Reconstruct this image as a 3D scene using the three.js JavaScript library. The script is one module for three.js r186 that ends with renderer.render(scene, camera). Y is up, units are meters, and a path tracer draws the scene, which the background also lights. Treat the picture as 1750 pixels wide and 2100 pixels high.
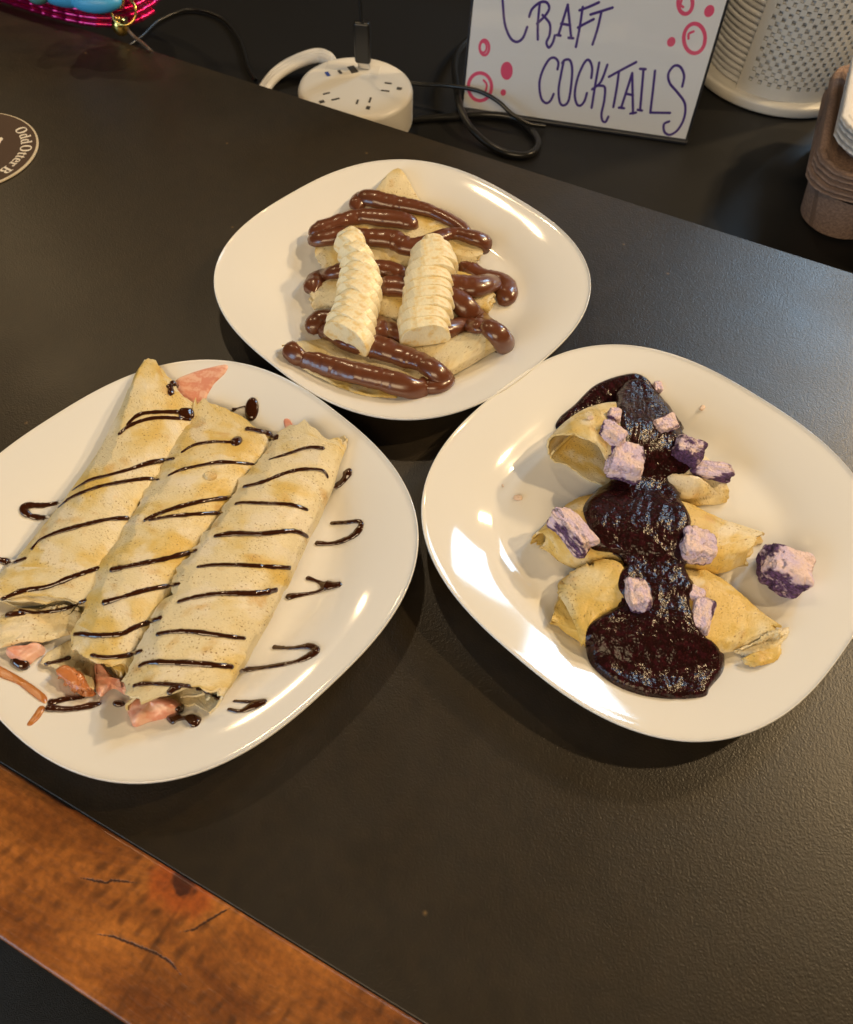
import * as THREE from 'three';
import { RoundedBoxGeometry } from 'three/addons/geometries/RoundedBoxGeometry.js';
import { mergeGeometries, mergeVertices, toCreasedNormals } from 'three/addons/utils/BufferGeometryUtils.js';
import { ImprovedNoise } from 'three/addons/math/ImprovedNoise.js';
import { RectAreaLightUniformsLib } from 'three/addons/lights/RectAreaLightUniformsLib.js';
import { MeshBVH, acceleratedRaycast } from 'three-mesh-bvh';

// ---------------------------------------------------------------- camera, exposure, lamps
const V = (x, y, z) => new THREE.Vector3(x, y, z);
const scene = new THREE.Scene();
scene.background = new THREE.Color(0, 0, 0);
const renderer = new THREE.WebGLRenderer({ antialias: true });
renderer.toneMapping = THREE.LinearToneMapping;
renderer.toneMappingExposure = 0.70;
renderer.shadowMap.enabled = true;
RectAreaLightUniformsLib.init();

const FOC = 1618.853, PITCH = 1.0026, ROLL = 0.0614, EYE = V(0, 0.434, 0);   // the photograph taken as 1750 x 2100 pixels
const camera = new THREE.PerspectiveCamera(2 * Math.atan(1050 / FOC) * 180 / Math.PI, 1750 / 2100, 0.02, 30);
{
  const sp = Math.sin(PITCH), cp = Math.cos(PITCH), c = Math.cos(ROLL), s = Math.sin(ROLL);
  const right = V(1, 0, 0), up = V(0, cp, -sp), fwd = V(0, -sp, -cp);
  const r = right.clone().multiplyScalar(c).addScaledVector(up, s);
  const u = right.clone().multiplyScalar(-s).addScaledVector(up, c);
  camera.position.copy(EYE);
  camera.quaternion.setFromRotationMatrix(new THREE.Matrix4().makeBasis(r, u, fwd.clone().negate()));
  camera.updateMatrixWorld(true);
}
camera.userData.fStop = 10; camera.focus = .52;
const numbers = {};
function numbered(n) { const k = numbers[n] = (numbers[n] ?? -1) + 1; return k ? n + '_' + String(k).padStart(3, '0') : n; }
function tag(o, label, category, group, kind) {
  o.userData.label = label; if (category) o.userData.category = category;
  if (group) o.userData.group = group; if (kind) o.userData.kind = kind; return o;
}
// a light out of view: a glowing panel in a housing and a light of the same size just in front of it
function panelLamp(name, label, category, at, to, w, h, color, power, glow) {
  const g = new THREE.Group(); g.name = numbered(name); tag(g, label, category);
  g.position.copy(at); g.lookAt(to);                                  // +z looks at the table
  const col = new THREE.Color().setRGB(...color);
  const pane = new THREE.Mesh(new THREE.BoxGeometry(w, h, 0.01), new THREE.MeshStandardMaterial({ color: 0x222222, emissive: col, emissiveIntensity: glow }));
  pane.name = 'glow_panel'; pane.position.z = -0.012; g.add(pane);
  const back = new THREE.Mesh(new RoundedBoxGeometry(w + 0.04, h + 0.04, 0.05, 2, 0.01), new THREE.MeshStandardMaterial({ color: 0x303030, roughness: 0.6 }));
  back.name = 'housing'; back.position.z = -0.045; g.add(back);
  const l = new THREE.RectAreaLight(col, power, w, h);
  l.name = 'panel_light'; l.position.z = 0.004; l.rotation.y = Math.PI; g.add(l);
  scene.add(g); return g;
}
// a pendant out of view: a frosted globe bulb with its light inside, a cap and a cord
function globeLamp(label, at, r, color, candela, glow) {
  const g = new THREE.Group(); g.name = numbered('unseen_pendant_lamp'); tag(g, label, 'lamp', 'unseen pendant lamps over the bar'); g.position.copy(at);
  const col = new THREE.Color().setRGB(...color);
  const globe = new THREE.Mesh(new THREE.SphereGeometry(r, 32, 20), new THREE.MeshStandardMaterial({ color: 0x888888, emissive: col, emissiveIntensity: glow })); globe.name = 'globe'; g.add(globe);
  const cap = new THREE.Mesh(new THREE.CylinderGeometry(r * .45, r * .6, r * .7, 24), new THREE.MeshStandardMaterial({ color: 0x222222, roughness: .5 })); cap.name = 'cap'; cap.position.y = r * 1.25; g.add(cap);
  const cord = new THREE.Mesh(new THREE.CylinderGeometry(.003, .003, .8, 8), new THREE.MeshStandardMaterial({ color: 0x111111 })); cord.name = 'cord'; cord.position.y = r * 1.5 + .4; g.add(cord);
  const l = new THREE.PointLight(col, candela, 0, 2); l.name = 'globe_light'; l.castShadow = true; l.shadow.radius = r * .9 / .02; g.add(l);
  scene.add(g); return g;
}
const WARM = [1, 0.71, 0.38], COOL = [0.46, 0.73, 1], MILD = [1, 0.74, 0.44];
globeLamp('unseen globe pendant lamp beyond the pulp trays', V(1.55, 1.12, -1.45), .06, WARM, 7.0, 120);  // out of view, placed to throw the plate shadows toward the left front
globeLamp('unseen globe pendant lamp high above the end of the bar', V(1.8, 1.85, -0.85), .045, WARM, 10.5, 190);  // out of view, placed for the sheen along the right of the counter
globeLamp('unseen small globe pendant lamp above the power strip', V(-.35, 1.5, -1.4), .035, MILD, .45, 200);  // out of view, placed for the bright spots on the plate rims
globeLamp('unseen small globe pendant lamp beyond the magenta coil', V(-1.15, 1.15, -1.55), .03, WARM, .45, 110);  // out of view, gives the far left counter its weak sheen
panelLamp('added_fill_panel', 'large warm fill panel added behind the bar stools', 'fill light', V(-0.35, 1.5, 1.4), V(-0.1, 0, -0.3), 1.5, 0.9, MILD, 5.0, 5.0);  // added fill light low behind the viewer, not on a ceiling
panelLamp('window', 'unseen daylit pane behind the bar stools', 'window', V(-1.9, 0.75, 1.2), V(0, 0, -0.3), 1.2, 1.2, COOL, 3.4, 3.4);  // out of view, placed to cool the near plate rims and the sign
panelLamp('window', 'unseen daylit pane at the far end of the bar', 'window', V(2.0, 2.0, -3.0), V(0.2, 0, -0.5), 0.55, 1.0, COOL, 15, 15);  // out of view, placed for the cool sheen on the far right counter

// ---------------------------------------------------------------- from a pixel of the photograph to the place
const fromPixel = (() => {
  const e = camera.matrixWorld.elements, r = V(e[0], e[1], e[2]), u = V(e[4], e[5], e[6]), b = V(e[8], e[9], e[10]);
  return (x, y) => V(0, 0, 0).addScaledVector(r, x - 875).addScaledVector(u, 1050 - y).addScaledVector(b, -FOC).normalize();
})();
function P(x, y, h = 0) { const d = fromPixel(x, y); return EYE.clone().addScaledVector(d, (h - EYE.y) / d.y); }
const crop = (sx, ox, sy, oy) => a => a.map(([x, y, ...k]) => [ox + sx * x, oy + sy * y, ...k]);
const c3 = crop(.4688, 410.2, .4688, 307.6), c4 = crop(.4981, 0, .4981, 717.8), c5 = crop(.4981, 0, .4981, 1128.1);
const c6 = crop(.5019, 871.7, .5019, 692.2), c7 = crop(.5019, 871.7, .5019, 1076.8), cA = crop(.2637, 615.3, .2637, 358.9);
const cS = crop(.3223, 922.9, .3223, 0), cP = crop(.2344, 512.7, .2344, 0), cB = crop(.5019, 871.7, .5019, 0), cH = crop(.2783, 0, .2783, 1205);

// ---------------------------------------------------------------- noise and textures
const perlin = new ImprovedNoise();
const noise = (x, y = 0, z = 0) => perlin.noise(x + 11.3, y + 7.7, z + 3.1);
const fbm = (x, y, z = 0, o = 4) => { let a = 0, k = 1, f = 1; for (let i = 0; i < o; i++) { a += k * noise(x * f, y * f, z * f + i * 9.7); k *= .5; f *= 2.03; } return a; };
let seedState = 1234567;
const rnd = (a = 0, b = 1) => { seedState = (seedState * 1664525 + 1013904223) >>> 0; return a + (b - a) * seedState / 4294967296; };
const clamp = (x, a = 0, b = 1) => Math.min(b, Math.max(a, x)), lerp = (a, b, t) => a + (b - a) * t, smooth = (a, b, x) => { const t = clamp((x - a) / (b - a)); return t * t * (3 - 2 * t); };
const mix3 = (a, b, t) => [lerp(a[0], b[0], t), lerp(a[1], b[1], t), lerp(a[2], b[2], t)];
function tex(w, h, fn, srgb = true, repeat) {
  const d = new Uint8Array(w * h * 4);
  for (let j = 0; j < h; j++) for (let i = 0; i < w; i++) {
    const c = fn(i / w, j / h); const k = 4 * (j * w + i);
    d[k] = clamp(c[0], 0, 255); d[k + 1] = clamp(c[1], 0, 255); d[k + 2] = clamp(c[2], 0, 255); d[k + 3] = 255;
  }
  const t = new THREE.DataTexture(d, w, h); t.magFilter = THREE.LinearFilter; t.minFilter = THREE.LinearMipmapLinearFilter; t.generateMipmaps = true;
  t.wrapS = t.wrapT = THREE.RepeatWrapping; if (srgb) t.colorSpace = THREE.SRGBColorSpace; if (repeat) t.repeat.set(...repeat);
  t.needsUpdate = true; return t;
}
const hash = (i, j, s) => { let h = (i * 374761393 + j * 668265263 + s * 2147483647) | 0; h = Math.imul(h ^ (h >>> 13), 1274126177); return ((h ^ (h >>> 16)) >>> 0) / 4294967296; };
function tileNoise(u, v, n, s = 0, m = n) {                            // value noise that repeats at u, v = 1
  const x = u * n, y = v * m, i = Math.floor(x), j = Math.floor(y), a = x - i, b = y - j, A = a * a * (3 - 2 * a), B = b * b * (3 - 2 * b);
  const g = (p, q) => hash(((p % n) + n) % n, ((q % m) + m) % m, s);
  return lerp(lerp(g(i, j), g(i + 1, j), A), lerp(g(i, j + 1), g(i + 1, j + 1), A), B);
}
const grey = k => [k, k, k];

// ---------------------------------------------------------------- materials
const std = o => new THREE.MeshStandardMaterial(o), phys = o => new THREE.MeshPhysicalMaterial(o);
const lin = (r, g, b) => new THREE.Color().setRGB(r, g, b);
const M = {};
{
  const peel = tex(512, 512, (u, v) => grey(255 * (.5 * tileNoise(u, v, 133, 1) + .5 * tileNoise(u, v, 217, 2))), false, [1 / .12, 1 / .12]);
  const smear = tex(512, 512, (u, v) => { const k = .5 * tileNoise(u, v, 5, 4) + .3 * tileNoise(u, v, 13, 5) + .2 * tileNoise(u, v, 41, 6); return [0, 105 + 50 * (k - .5) - (tileNoise(u, v, 190, 8) > .985 ? 15 : 0), 0]; }, false, [1 / .9, 1 / .9]);
  const tone = tex(512, 512, (u, v) => { const k = 25 + 6 * tileNoise(u, v, 160, 9) + 4 * tileNoise(u, v, 7, 10) + (hash(u * 512 | 0, v * 512 | 0, 4) > .99985 ? 70 : 0); return [k * 1.22, k * .96, k * .58]; }, true, [1 / .9, 1 / .9]);
  M.counter = phys({ color: 0xffffff, map: tone, roughness: 1, roughnessMap: smear, bumpMap: peel, bumpScale: .00013, specularIntensity: 1, ior: 1.56 });
  M.backCounter = phys({ color: lin(.009, .009, .0095), roughness: .5, specularIntensity: .55 });
  M.wallBlack = std({ color: lin(.008, .008, .010), roughness: .6 });
  M.floor = std({ color: lin(.02, .018, .016), roughness: .8 });
  M.plate = phys({ color: lin(.80, .785, .75), roughness: .06, specularIntensity: 1 });
  const crepeTone = (seed, yellow) => tex(1024, 1024, (u, v) => {
    const big = fbm(u * 7 + seed * 5, v * 7, seed), mid = fbm(u * 26, v * 26, seed + 4), fine = fbm(u * 190, v * 190, seed + 8, 2);
    let c = mix3([224, 209, 170], [213, 180, 96], smooth(-.45, .6, big + .2 * mid + yellow));
    c = mix3(c, [229, 217, 192], smooth(.05, .6, fbm(u * 11 + 40, v * 11, seed + 20) + .2 * mid) * .8);
    c = mix3(c, [198, 152, 80], smooth(.3, 1.0, fbm(u * 13 + 3, v * 13, seed + 31) + .2 * mid) * .55);
    const pit = fbm(u * 230, v * 170, seed + 60, 2), few = smooth(-.3, .3, fbm(u * 18, v * 18, seed + 70));
    c = mix3(c, [142, 108, 62], smooth(.43, .58, pit) * .8 * few);
    return c.map(x => x + 6 * fine);
  }, true, [1 / .25, 1 / .25]);
  const crepeBump = tex(1024, 1024, (u, v) => grey(140 + 46 * fbm(u * 22, v * 22, 2, 4) + 22 * fbm(u * 190, v * 190, 5, 2) - 60 * smooth(.43, .58, fbm(u * 230, v * 170, 61, 2))), false, [1 / .25, 1 / .25]);
  M.crepe = [-.35, -.12, -.5, .02, .42].map((y, i) => phys({ color: 0xffffff, map: crepeTone(i + 1, y), roughness: .52, bumpMap: crepeBump, bumpScale: .0008, sheen: .15, sheenRoughness: .6 }));
  M.syrup = phys({ color: lin(.040, .011, .004), roughness: .13, clearcoat: 1, clearcoatRoughness: .05 });
  M.spread = phys({ color: lin(.135, .042, .018), roughness: .3, clearcoat: .6, clearcoatRoughness: .16 });
  const hamTone = tex(256, 256, (u, v) => mix3([222, 150, 126], [236, 188, 164], smooth(-.4, .5, fbm(u * 6, v * 14, 3) + .4 * fbm(u * 40, v * 40, 9))), true, [1 / .08, 1 / .08]);
  M.ham = phys({ color: 0xffffff, map: hamTone, roughness: .35, clearcoat: .3, clearcoatRoughness: .2 });
  M.orangeHam = phys({ color: lin(.55, .19, .06), roughness: .3, clearcoat: .4, clearcoatRoughness: .2 });
  M.caramel = phys({ color: lin(.46, .17, .04), roughness: .25, clearcoat: .4 });
  const banTone = tex(512, 512, (u, v) => { const k = fbm(u * 10, v * 10, 7), s = fbm(u * 60, v * 22, 9, 3); return mix3([243, 232, 198], [232, 206, 146], smooth(-.1, .7, k + .3 * s)).map(x => x + 8 * s); }, true, [1 / .06, 1 / .06]);
  const banBump = tex(256, 256, (u, v) => grey(128 + 70 * fbm(u * 40, v * 12, 2)), false, [1 / .04, 1 / .04]);
  M.banana = phys({ color: 0xffffff, map: banTone, roughness: .42, bumpMap: banBump, bumpScale: .0004, clearcoat: .2, clearcoatRoughness: .3 });
  const jamTone = tex(512, 512, (u, v) => { const k = fbm(u * 30, v * 30, 4), s = fbm(u * 110, v * 110, 6, 2); return mix3([34, 15, 14], [52, 19, 24], smooth(-.2, .6, k)).map((x, i) => x + (s > .45 ? [26, 13, 12][i] : 0)); }, true, [1 / .1, 1 / .1]);
  const jamBump = tex(512, 512, (u, v) => grey(128 + 70 * fbm(u * 30, v * 30, 14, 2) + 45 * fbm(u * 85, v * 85, 16, 2)), false, [1 / .1, 1 / .1]);
  M.jam = phys({ color: 0xffffff, map: jamTone, roughness: .2, specularIntensity: .55, bumpMap: jamBump, bumpScale: .0006 });
  const cheeseBump = tex(512, 512, (u, v) => grey(128 + 80 * fbm(u * 30, v * 30, 21, 5)), false, [1 / .05, 1 / .05]);
  M.cheese = phys({ color: 0xffffff, vertexColors: true, roughness: .75, bumpMap: cheeseBump, bumpScale: .0012 });
  M.crumb = std({ color: lin(.75, .58, .46), roughness: .8 });
  M.whitePlastic = phys({ color: lin(.74, .70, .62), roughness: .35 });
  M.whiteCord = std({ color: lin(.66, .64, .60), roughness: .45 });
  M.blackCord = phys({ color: lin(.012, .012, .012), roughness: .3 });
  M.slot = std({ color: lin(.05, .045, .04), roughness: .6 });
  M.usb = std({ color: lin(.02, .06, .3), roughness: .4 });
  M.metal = std({ color: lin(.6, .6, .6), metalness: 1, roughness: .3 });
  M.gold = std({ color: lin(.85, .58, .16), metalness: 1, roughness: .22 });
  M.magenta = phys({ color: lin(.55, .008, .11), metalness: .85, roughness: .25, clearcoat: .5 });
  M.blueRubber = phys({ color: lin(.06, .38, .75), roughness: .4 });
  M.tealRubber = phys({ color: lin(.08, .25, .28), roughness: .45 });
  M.caddy = phys({ color: lin(.62, .61, .58), roughness: .35 });
  M.lid = phys({ color: lin(.62, .64, .68), roughness: .5 });
  const pulpBump = tex(256, 256, (u, v) => grey(128 + 90 * fbm(u * 40, v * 40, 12, 4)), false, [1 / .06, 1 / .06]);
  M.pulpWhite = std({ color: lin(.66, .64, .62), roughness: .9, bumpMap: pulpBump, bumpScale: .0008 });
  const pulpTone = tex(256, 256, (u, v) => mix3([128, 104, 92], [156, 130, 114], clamp(.5 + .9 * fbm(u * 30, v * 30, 5))), true, [1 / .08, 1 / .08]);
  M.pulpBrown = std({ color: 0xffffff, map: pulpTone, roughness: .95, bumpMap: pulpBump, bumpScale: .001 });
  M.acrylic = phys({ color: lin(.9, .92, .95), roughness: .05, transmission: 1, thickness: 0, ior: 1.49 });
  M.darkEdge = std({ color: lin(.02, .022, .03), roughness: .3 });
  M.fabric = std({ color: lin(.035, .038, .042), roughness: .95, bumpMap: tex(256, 256, (u, v) => grey(255 * hash(u * 256 | 0, v * 256 | 0, 7)), false, [1 / .05, 1 / .05]), bumpScale: .0012 });
}

// ---------------------------------------------------------------- geometry helpers (all shapes are made in place, then moved to their base)
THREE.Mesh.prototype.raycast = acceleratedRaycast;
function geo(pos, idx, uv) {
  const g = new THREE.BufferGeometry();
  g.setAttribute('position', new THREE.Float32BufferAttribute(pos, 3));
  if (uv) g.setAttribute('uv', new THREE.Float32BufferAttribute(uv, 2));
  g.setIndex(idx); g.computeVertexNormals(); return g;
}
function planarUV(g, k = 1) {                                          // uv in metres from the larger face direction
  const p = g.attributes.position, n = g.attributes.normal, uv = [];
  for (let i = 0; i < p.count; i++) {
    const ax = Math.abs(n.getX(i)), ay = Math.abs(n.getY(i)), az = Math.abs(n.getZ(i));
    if (ay >= ax && ay >= az) uv.push(p.getX(i) * k, p.getZ(i) * k); else if (ax >= az) uv.push(p.getZ(i) * k, p.getY(i) * k); else uv.push(p.getX(i) * k, p.getY(i) * k);
  }
  g.setAttribute('uv', new THREE.Float32BufferAttribute(uv, 2)); return g;
}
function mesh(name, g, m, parent) {
  const o = new THREE.Mesh(g, m); o.name = name; o.castShadow = o.receiveShadow = true;
  if (parent) parent.add(o); return o;
}
function settle(o) {                                                   // move the origin to the middle of the thing's base
  const b = new THREE.Box3(), done = new Set();
  o.traverse(x => { if (x.isMesh && !done.has(x.geometry)) { x.geometry.computeBoundingBox(); b.union(x.geometry.boundingBox); done.add(x.geometry); } });
  const c = V((b.min.x + b.max.x) / 2, b.min.y, (b.min.z + b.max.z) / 2);
  done.forEach(g => g.translate(-c.x, -c.y, -c.z)); o.position.copy(c); scene.add(o); return o;
}
function single(name, g, m, label, category, group, kind) { const o = mesh(numbered(name), g, m); tag(o, label, category, group, kind); return settle(o); }
function group(name, label, category, grp) { const o = new THREE.Group(); o.name = numbered(name); tag(o, label, category, grp); return o; }
const colliders = { left: [], middle: [], right: [] };
function solid(which, g) { const c = g.clone(); c.boundsTree = new MeshBVH(c); const o = new THREE.Mesh(c, new THREE.MeshBasicMaterial({ side: THREE.DoubleSide })); o.updateMatrixWorld(); colliders[which].push(o); return g; }
const caster = new THREE.Raycaster();
function touch(x, y, which, extra) {                                   // what the line through a pixel touches first
  caster.set(EYE, fromPixel(x, y));
  const hits = caster.intersectObjects(extra ?? colliders[which], false); if (!hits.length) return null;
  const h = hits[0], n = h.face.normal.clone(); if (n.dot(caster.ray.direction) > 0) n.negate();
  return { p: h.point, n };
}
function spline(pts, n, closed = false) {                              // catmull-rom through [x, y, extra...]
  const m = pts.length, out = [], segs = closed ? m : m - 1;
  const at = i => closed ? pts[((i % m) + m) % m] : pts[clamp(i, 0, m - 1)];
  for (let k = 0; k < n; k++) {
    const t = closed ? k / n * segs : k / (n - 1) * segs, i = Math.min(Math.floor(t), segs - 1), f = t - i, a = at(i - 1), b = at(i), c = at(i + 1), d = at(i + 2);
    out.push(b.map((_, j) => .5 * (2 * b[j] + (c[j] - a[j]) * f + (2 * a[j] - 5 * b[j] + 4 * c[j] - d[j]) * f * f + (3 * b[j] - a[j] - 3 * c[j] + d[j]) * f * f * f)));
  }
  return out;
}
function even(pts, step, closed = false) {                             // the same line with points an even distance apart
  const d = spline(pts, pts.length * 24, closed); if (closed) d.push(d[0]);
  const L = [0]; for (let i = 1; i < d.length; i++) L.push(L[i - 1] + Math.hypot(d[i][0] - d[i - 1][0], d[i][1] - d[i - 1][1]));
  const n = Math.max(closed ? 10 : 4, Math.round(L.at(-1) / step)), out = []; let k = 0;
  for (let i = 0; i < (closed ? n : n + 1); i++) { const s = L.at(-1) * i / n; while (k < d.length - 2 && L[k + 1] < s) k++; const f = (s - L[k]) / ((L[k + 1] - L[k]) || 1); out.push(d[k].map((v, j) => lerp(v, d[k + 1][j], clamp(f)))); }
  return out;
}
// a round or flattened strand laid along points {p, n, r}
function strandGeo(pts, flat = .8, sink = .25, seg = 10, lump = .12, endK = 1.2) {
  const N = pts.length, pos = [], uv = [], idx = []; let s = 0; const sd = rnd(0, 90);
  const tot = pts.reduce((a, q, i) => i ? a + q.p.distanceTo(pts[i - 1].p) : 0, 0);
  for (let i = 0; i < N; i++) {
    const q = pts[i]; if (i) s += q.p.distanceTo(pts[i - 1].p);
    const t = pts[Math.min(i + 1, N - 1)].p.clone().sub(pts[Math.max(i - 1, 0)].p).normalize();
    const side = t.clone().cross(q.n).normalize(), up = side.clone().cross(t).normalize();
    const e = Math.min(s, tot - s) / (q.r * endK), cap = e < 1 ? Math.sqrt(Math.max(0, 1 - (1 - e) * (1 - e))) : 1;
    const r = Math.max(q.r * (1 + lump * fbm(s * 160, sd) + lump * .6 * noise(s * 500, sd)) * cap, 1e-5);
    const base = q.p.clone().addScaledVector(up, r * flat * (1 - sink * 2));
    for (let j = 0; j < seg; j++) {
      const a = j / seg * Math.PI * 2; const k = 1 + lump * .5 * noise(s * 300, Math.cos(a) * 1.5 + sd, Math.sin(a) * 1.5);
      const v = base.clone().addScaledVector(side, Math.cos(a) * r * k).addScaledVector(up, Math.sin(a) * r * flat * k);
      pos.push(v.x, v.y, v.z); uv.push(s, a * r);
    }
  }
  for (let i = 0; i < N - 1; i++) for (let j = 0; j < seg; j++) { const a = i * seg + j, b = i * seg + (j + 1) % seg; idx.push(a, b, a + seg, b, b + seg, a + seg); }
  for (const i of [0, N - 1]) { const c = pos.length / 3; pos.push(pts[i].p.x, pts[i].p.y, pts[i].p.z); uv.push(0, 0); for (let j = 0; j < seg; j++) { const a = i * seg + j, b = i * seg + (j + 1) % seg; i ? idx.push(a, b, c) : idx.push(b, a, c); } }
  return geo(pos, idx, uv);
}
function drape(px, which, step, r, soften = 2) {                       // px: [x, y, radius factor]
  const pts = [];
  for (const [x, y, k = 1] of even(px.map(q => [q[0], q[1], q[2] ?? 1]), step)) { const t = touch(x, y, which); if (t) pts.push({ ...t, r: r * k }); }
  for (let it = 0; it < soften; it++) { const c = pts.map(q => ({ p: q.p.clone(), n: q.n.clone() })); for (let i = 1; i < pts.length - 1; i++) { pts[i].p.copy(c[i - 1].p).addScaledVector(c[i].p, 2).add(c[i + 1].p).multiplyScalar(.25); pts[i].n.copy(c[i - 1].n).addScaledVector(c[i].n, 2).add(c[i + 1].n).normalize(); } }
  return pts;
}
// a pool or flap with a closed outline (seen from its middle), lying on what is below it
function poolGeo(outline, which, T, edge, o = {}) {
  const ring = even(outline, o.step ?? 4, true), n = ring.length, m = o.rings ?? 9; let cx = 0, cy = 0; ring.forEach(q => { cx += q[0] / n; cy += q[1] / n; });
  if (o.centre) [cx, cy] = o.centre; const sd = rnd(0, 50);
  const top = [], bot = [];
  const add = (x, y, d) => {                                          // d: metres in from the edge
    const t = touch(x, y, which) ?? { p: P(x, y, .01), n: V(0, 1, 0) };
    const q = clamp(d / edge), rise = (o.flat ? smooth(0, .5, q) : Math.sqrt(1 - (1 - q) * (1 - q))) * T * (1 + (o.lump ?? .2) * fbm(t.p.x * 120, t.p.z * 120, sd)) + (o.lift ?? 0) + (o.wave ?? 0) * fbm(t.p.x * 45, t.p.z * 45, sd + 5);
    const nn = t.n.clone().lerp(V(0, 1, 0), .5).normalize();
    top.push(t.p.clone().addScaledVector(nn, rise)); bot.push(t.p.clone().addScaledVector(nn, (o.lift ?? 0) + (o.wave ?? 0) * fbm(t.p.x * 45, t.p.z * 45, sd + 5) - .0004));
  };
  const scale = P(cx, cy, .012).distanceTo(P(cx + 10, cy, .012)) / 10;
  for (let k = 0; k < m; k++) { const f = 1 - Math.pow(k / m, 1.3); for (let i = 0; i < n; i++) { const R = Math.hypot(ring[i][0] - cx, ring[i][1] - cy) * scale, j = k ? 0 : (o.ragged ?? 0) * fbm(i * .35, sd); add(cx + (ring[i][0] - cx) * (f + j), cy + (ring[i][1] - cy) * (f + j), R * (1 - f)); } }
  add(cx, cy, 1);
  const pos = [], uv = [], idx = []; for (const L of [top, bot]) for (const p of L) { pos.push(p.x, p.y, p.z); uv.push(p.x, p.z); }
  const B = top.length;
  for (let k = 0; k < m; k++) for (let i = 0; i < n; i++) {
    const a = k * n + i, b = k * n + (i + 1) % n, c = k < m - 1 ? a + n : B - 1, d = k < m - 1 ? b + n : B - 1;
    idx.push(a, c, b); idx.push(B + a, B + b, B + c); if (c !== d) { idx.push(b, c, d); idx.push(B + b, B + d, B + c); }
    if (!k) idx.push(a, b, B + a, b, B + b, B + a);
  }
  const g = geo(pos, idx, uv); fixOutward(g); return g;
}
function fixOutward(g) {                                               // flip the winding if the shape is inside out
  const p = g.attributes.position, I = g.index; let vol = 0; const a = V(), b = V(), c = V();
  for (let i = 0; i < I.count; i += 3) { a.fromBufferAttribute(p, I.getX(i)); b.fromBufferAttribute(p, I.getX(i + 1)); c.fromBufferAttribute(p, I.getX(i + 2)); vol += a.dot(b.cross(c)); }
  if (vol < 0) { const arr = I.array; for (let i = 0; i < arr.length; i += 3) { const t = arr[i]; arr[i] = arr[i + 1]; arr[i + 1] = t; } g.computeVertexNormals(); }
}
// a thin sheet with thickness from a grid of points
function sheetGeo(grid, thick, uvAt) {
  const nu = grid[0].length, ns = grid.length, pos = [], uv = [], idx = [], e = V(), f = V();
  const nrm = (i, j) => { e.subVectors(grid[i][Math.min(j + 1, nu - 1)], grid[i][Math.max(j - 1, 0)]); f.subVectors(grid[Math.min(i + 1, ns - 1)][j], grid[Math.max(i - 1, 0)][j]); return e.clone().cross(f).normalize(); };
  for (const s of [1, -1]) for (let i = 0; i < ns; i++) for (let j = 0; j < nu; j++) { const p = grid[i][j].clone().addScaledVector(nrm(i, j), s * thick / 2); pos.push(p.x, p.y, p.z); uv.push(...uvAt(i, j)); }
  const B = ns * nu, q = (a, b, c, d) => idx.push(a, b, c, b, d, c);
  for (let i = 0; i < ns - 1; i++) for (let j = 0; j < nu - 1; j++) { const a = i * nu + j; q(a, a + 1, a + nu, a + nu + 1); q(B + a + 1, B + a, B + a + nu + 1, B + a + nu); }
  for (let i = 0; i < ns - 1; i++) { const a = i * nu, b = a + nu - 1; q(B + a, a, B + a + nu, a + nu); q(b, B + b, b + nu, B + b + nu); }
  for (let j = 0; j < nu - 1; j++) { const a = j, b = (ns - 1) * nu + j; q(a + 1, a, B + a + 1, B + a); q(b, b + 1, B + b, B + b + 1); }
  let g = geo(pos, idx, uv); fixOutward(g); return toCreasedNormals(g, .9);
}

// ---------------------------------------------------------------- plates
const PLATES = { middle: [-0.0283, -0.4770, .703], left: [-0.1467, -0.2336, .7005], right: [0.1396, -0.2722, .7015] };
const HALF = .1318, SQ = 2.59;
const PROFILE = [[0, .0048], [.3, .0048], [.5, .0048], [.58, .0048], [.63, .0052], [.67, .0066], [.71, .0090], [.755, .0119], [.81, .0150], [.88, .0184], [.94, .0209], [.98, .0224]];
const squircle = a => 1 / Math.pow(Math.pow(Math.abs(Math.cos(a)), SQ) + Math.pow(Math.abs(Math.sin(a)), SQ), 1 / SQ);
function plateHeight(which, x, z) {
  const [cx, cz, th] = PLATES[which], dx = x - cx, dz = z - cz, u = Math.abs(dx * Math.cos(th) + dz * Math.sin(th)) / HALF, v = Math.abs(-dx * Math.sin(th) + dz * Math.cos(th)) / HALF;
  const t = Math.pow(Math.pow(u, SQ) + Math.pow(v, SQ), 1 / SQ);
  for (let i = 1; i < PROFILE.length; i++) if (t < PROFILE[i][0]) return lerp(PROFILE[i - 1][1], PROFILE[i][1], (t - PROFILE[i - 1][0]) / (PROFILE[i][0] - PROFILE[i - 1][0]));
  return PROFILE.at(-1)[1];
}
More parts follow.
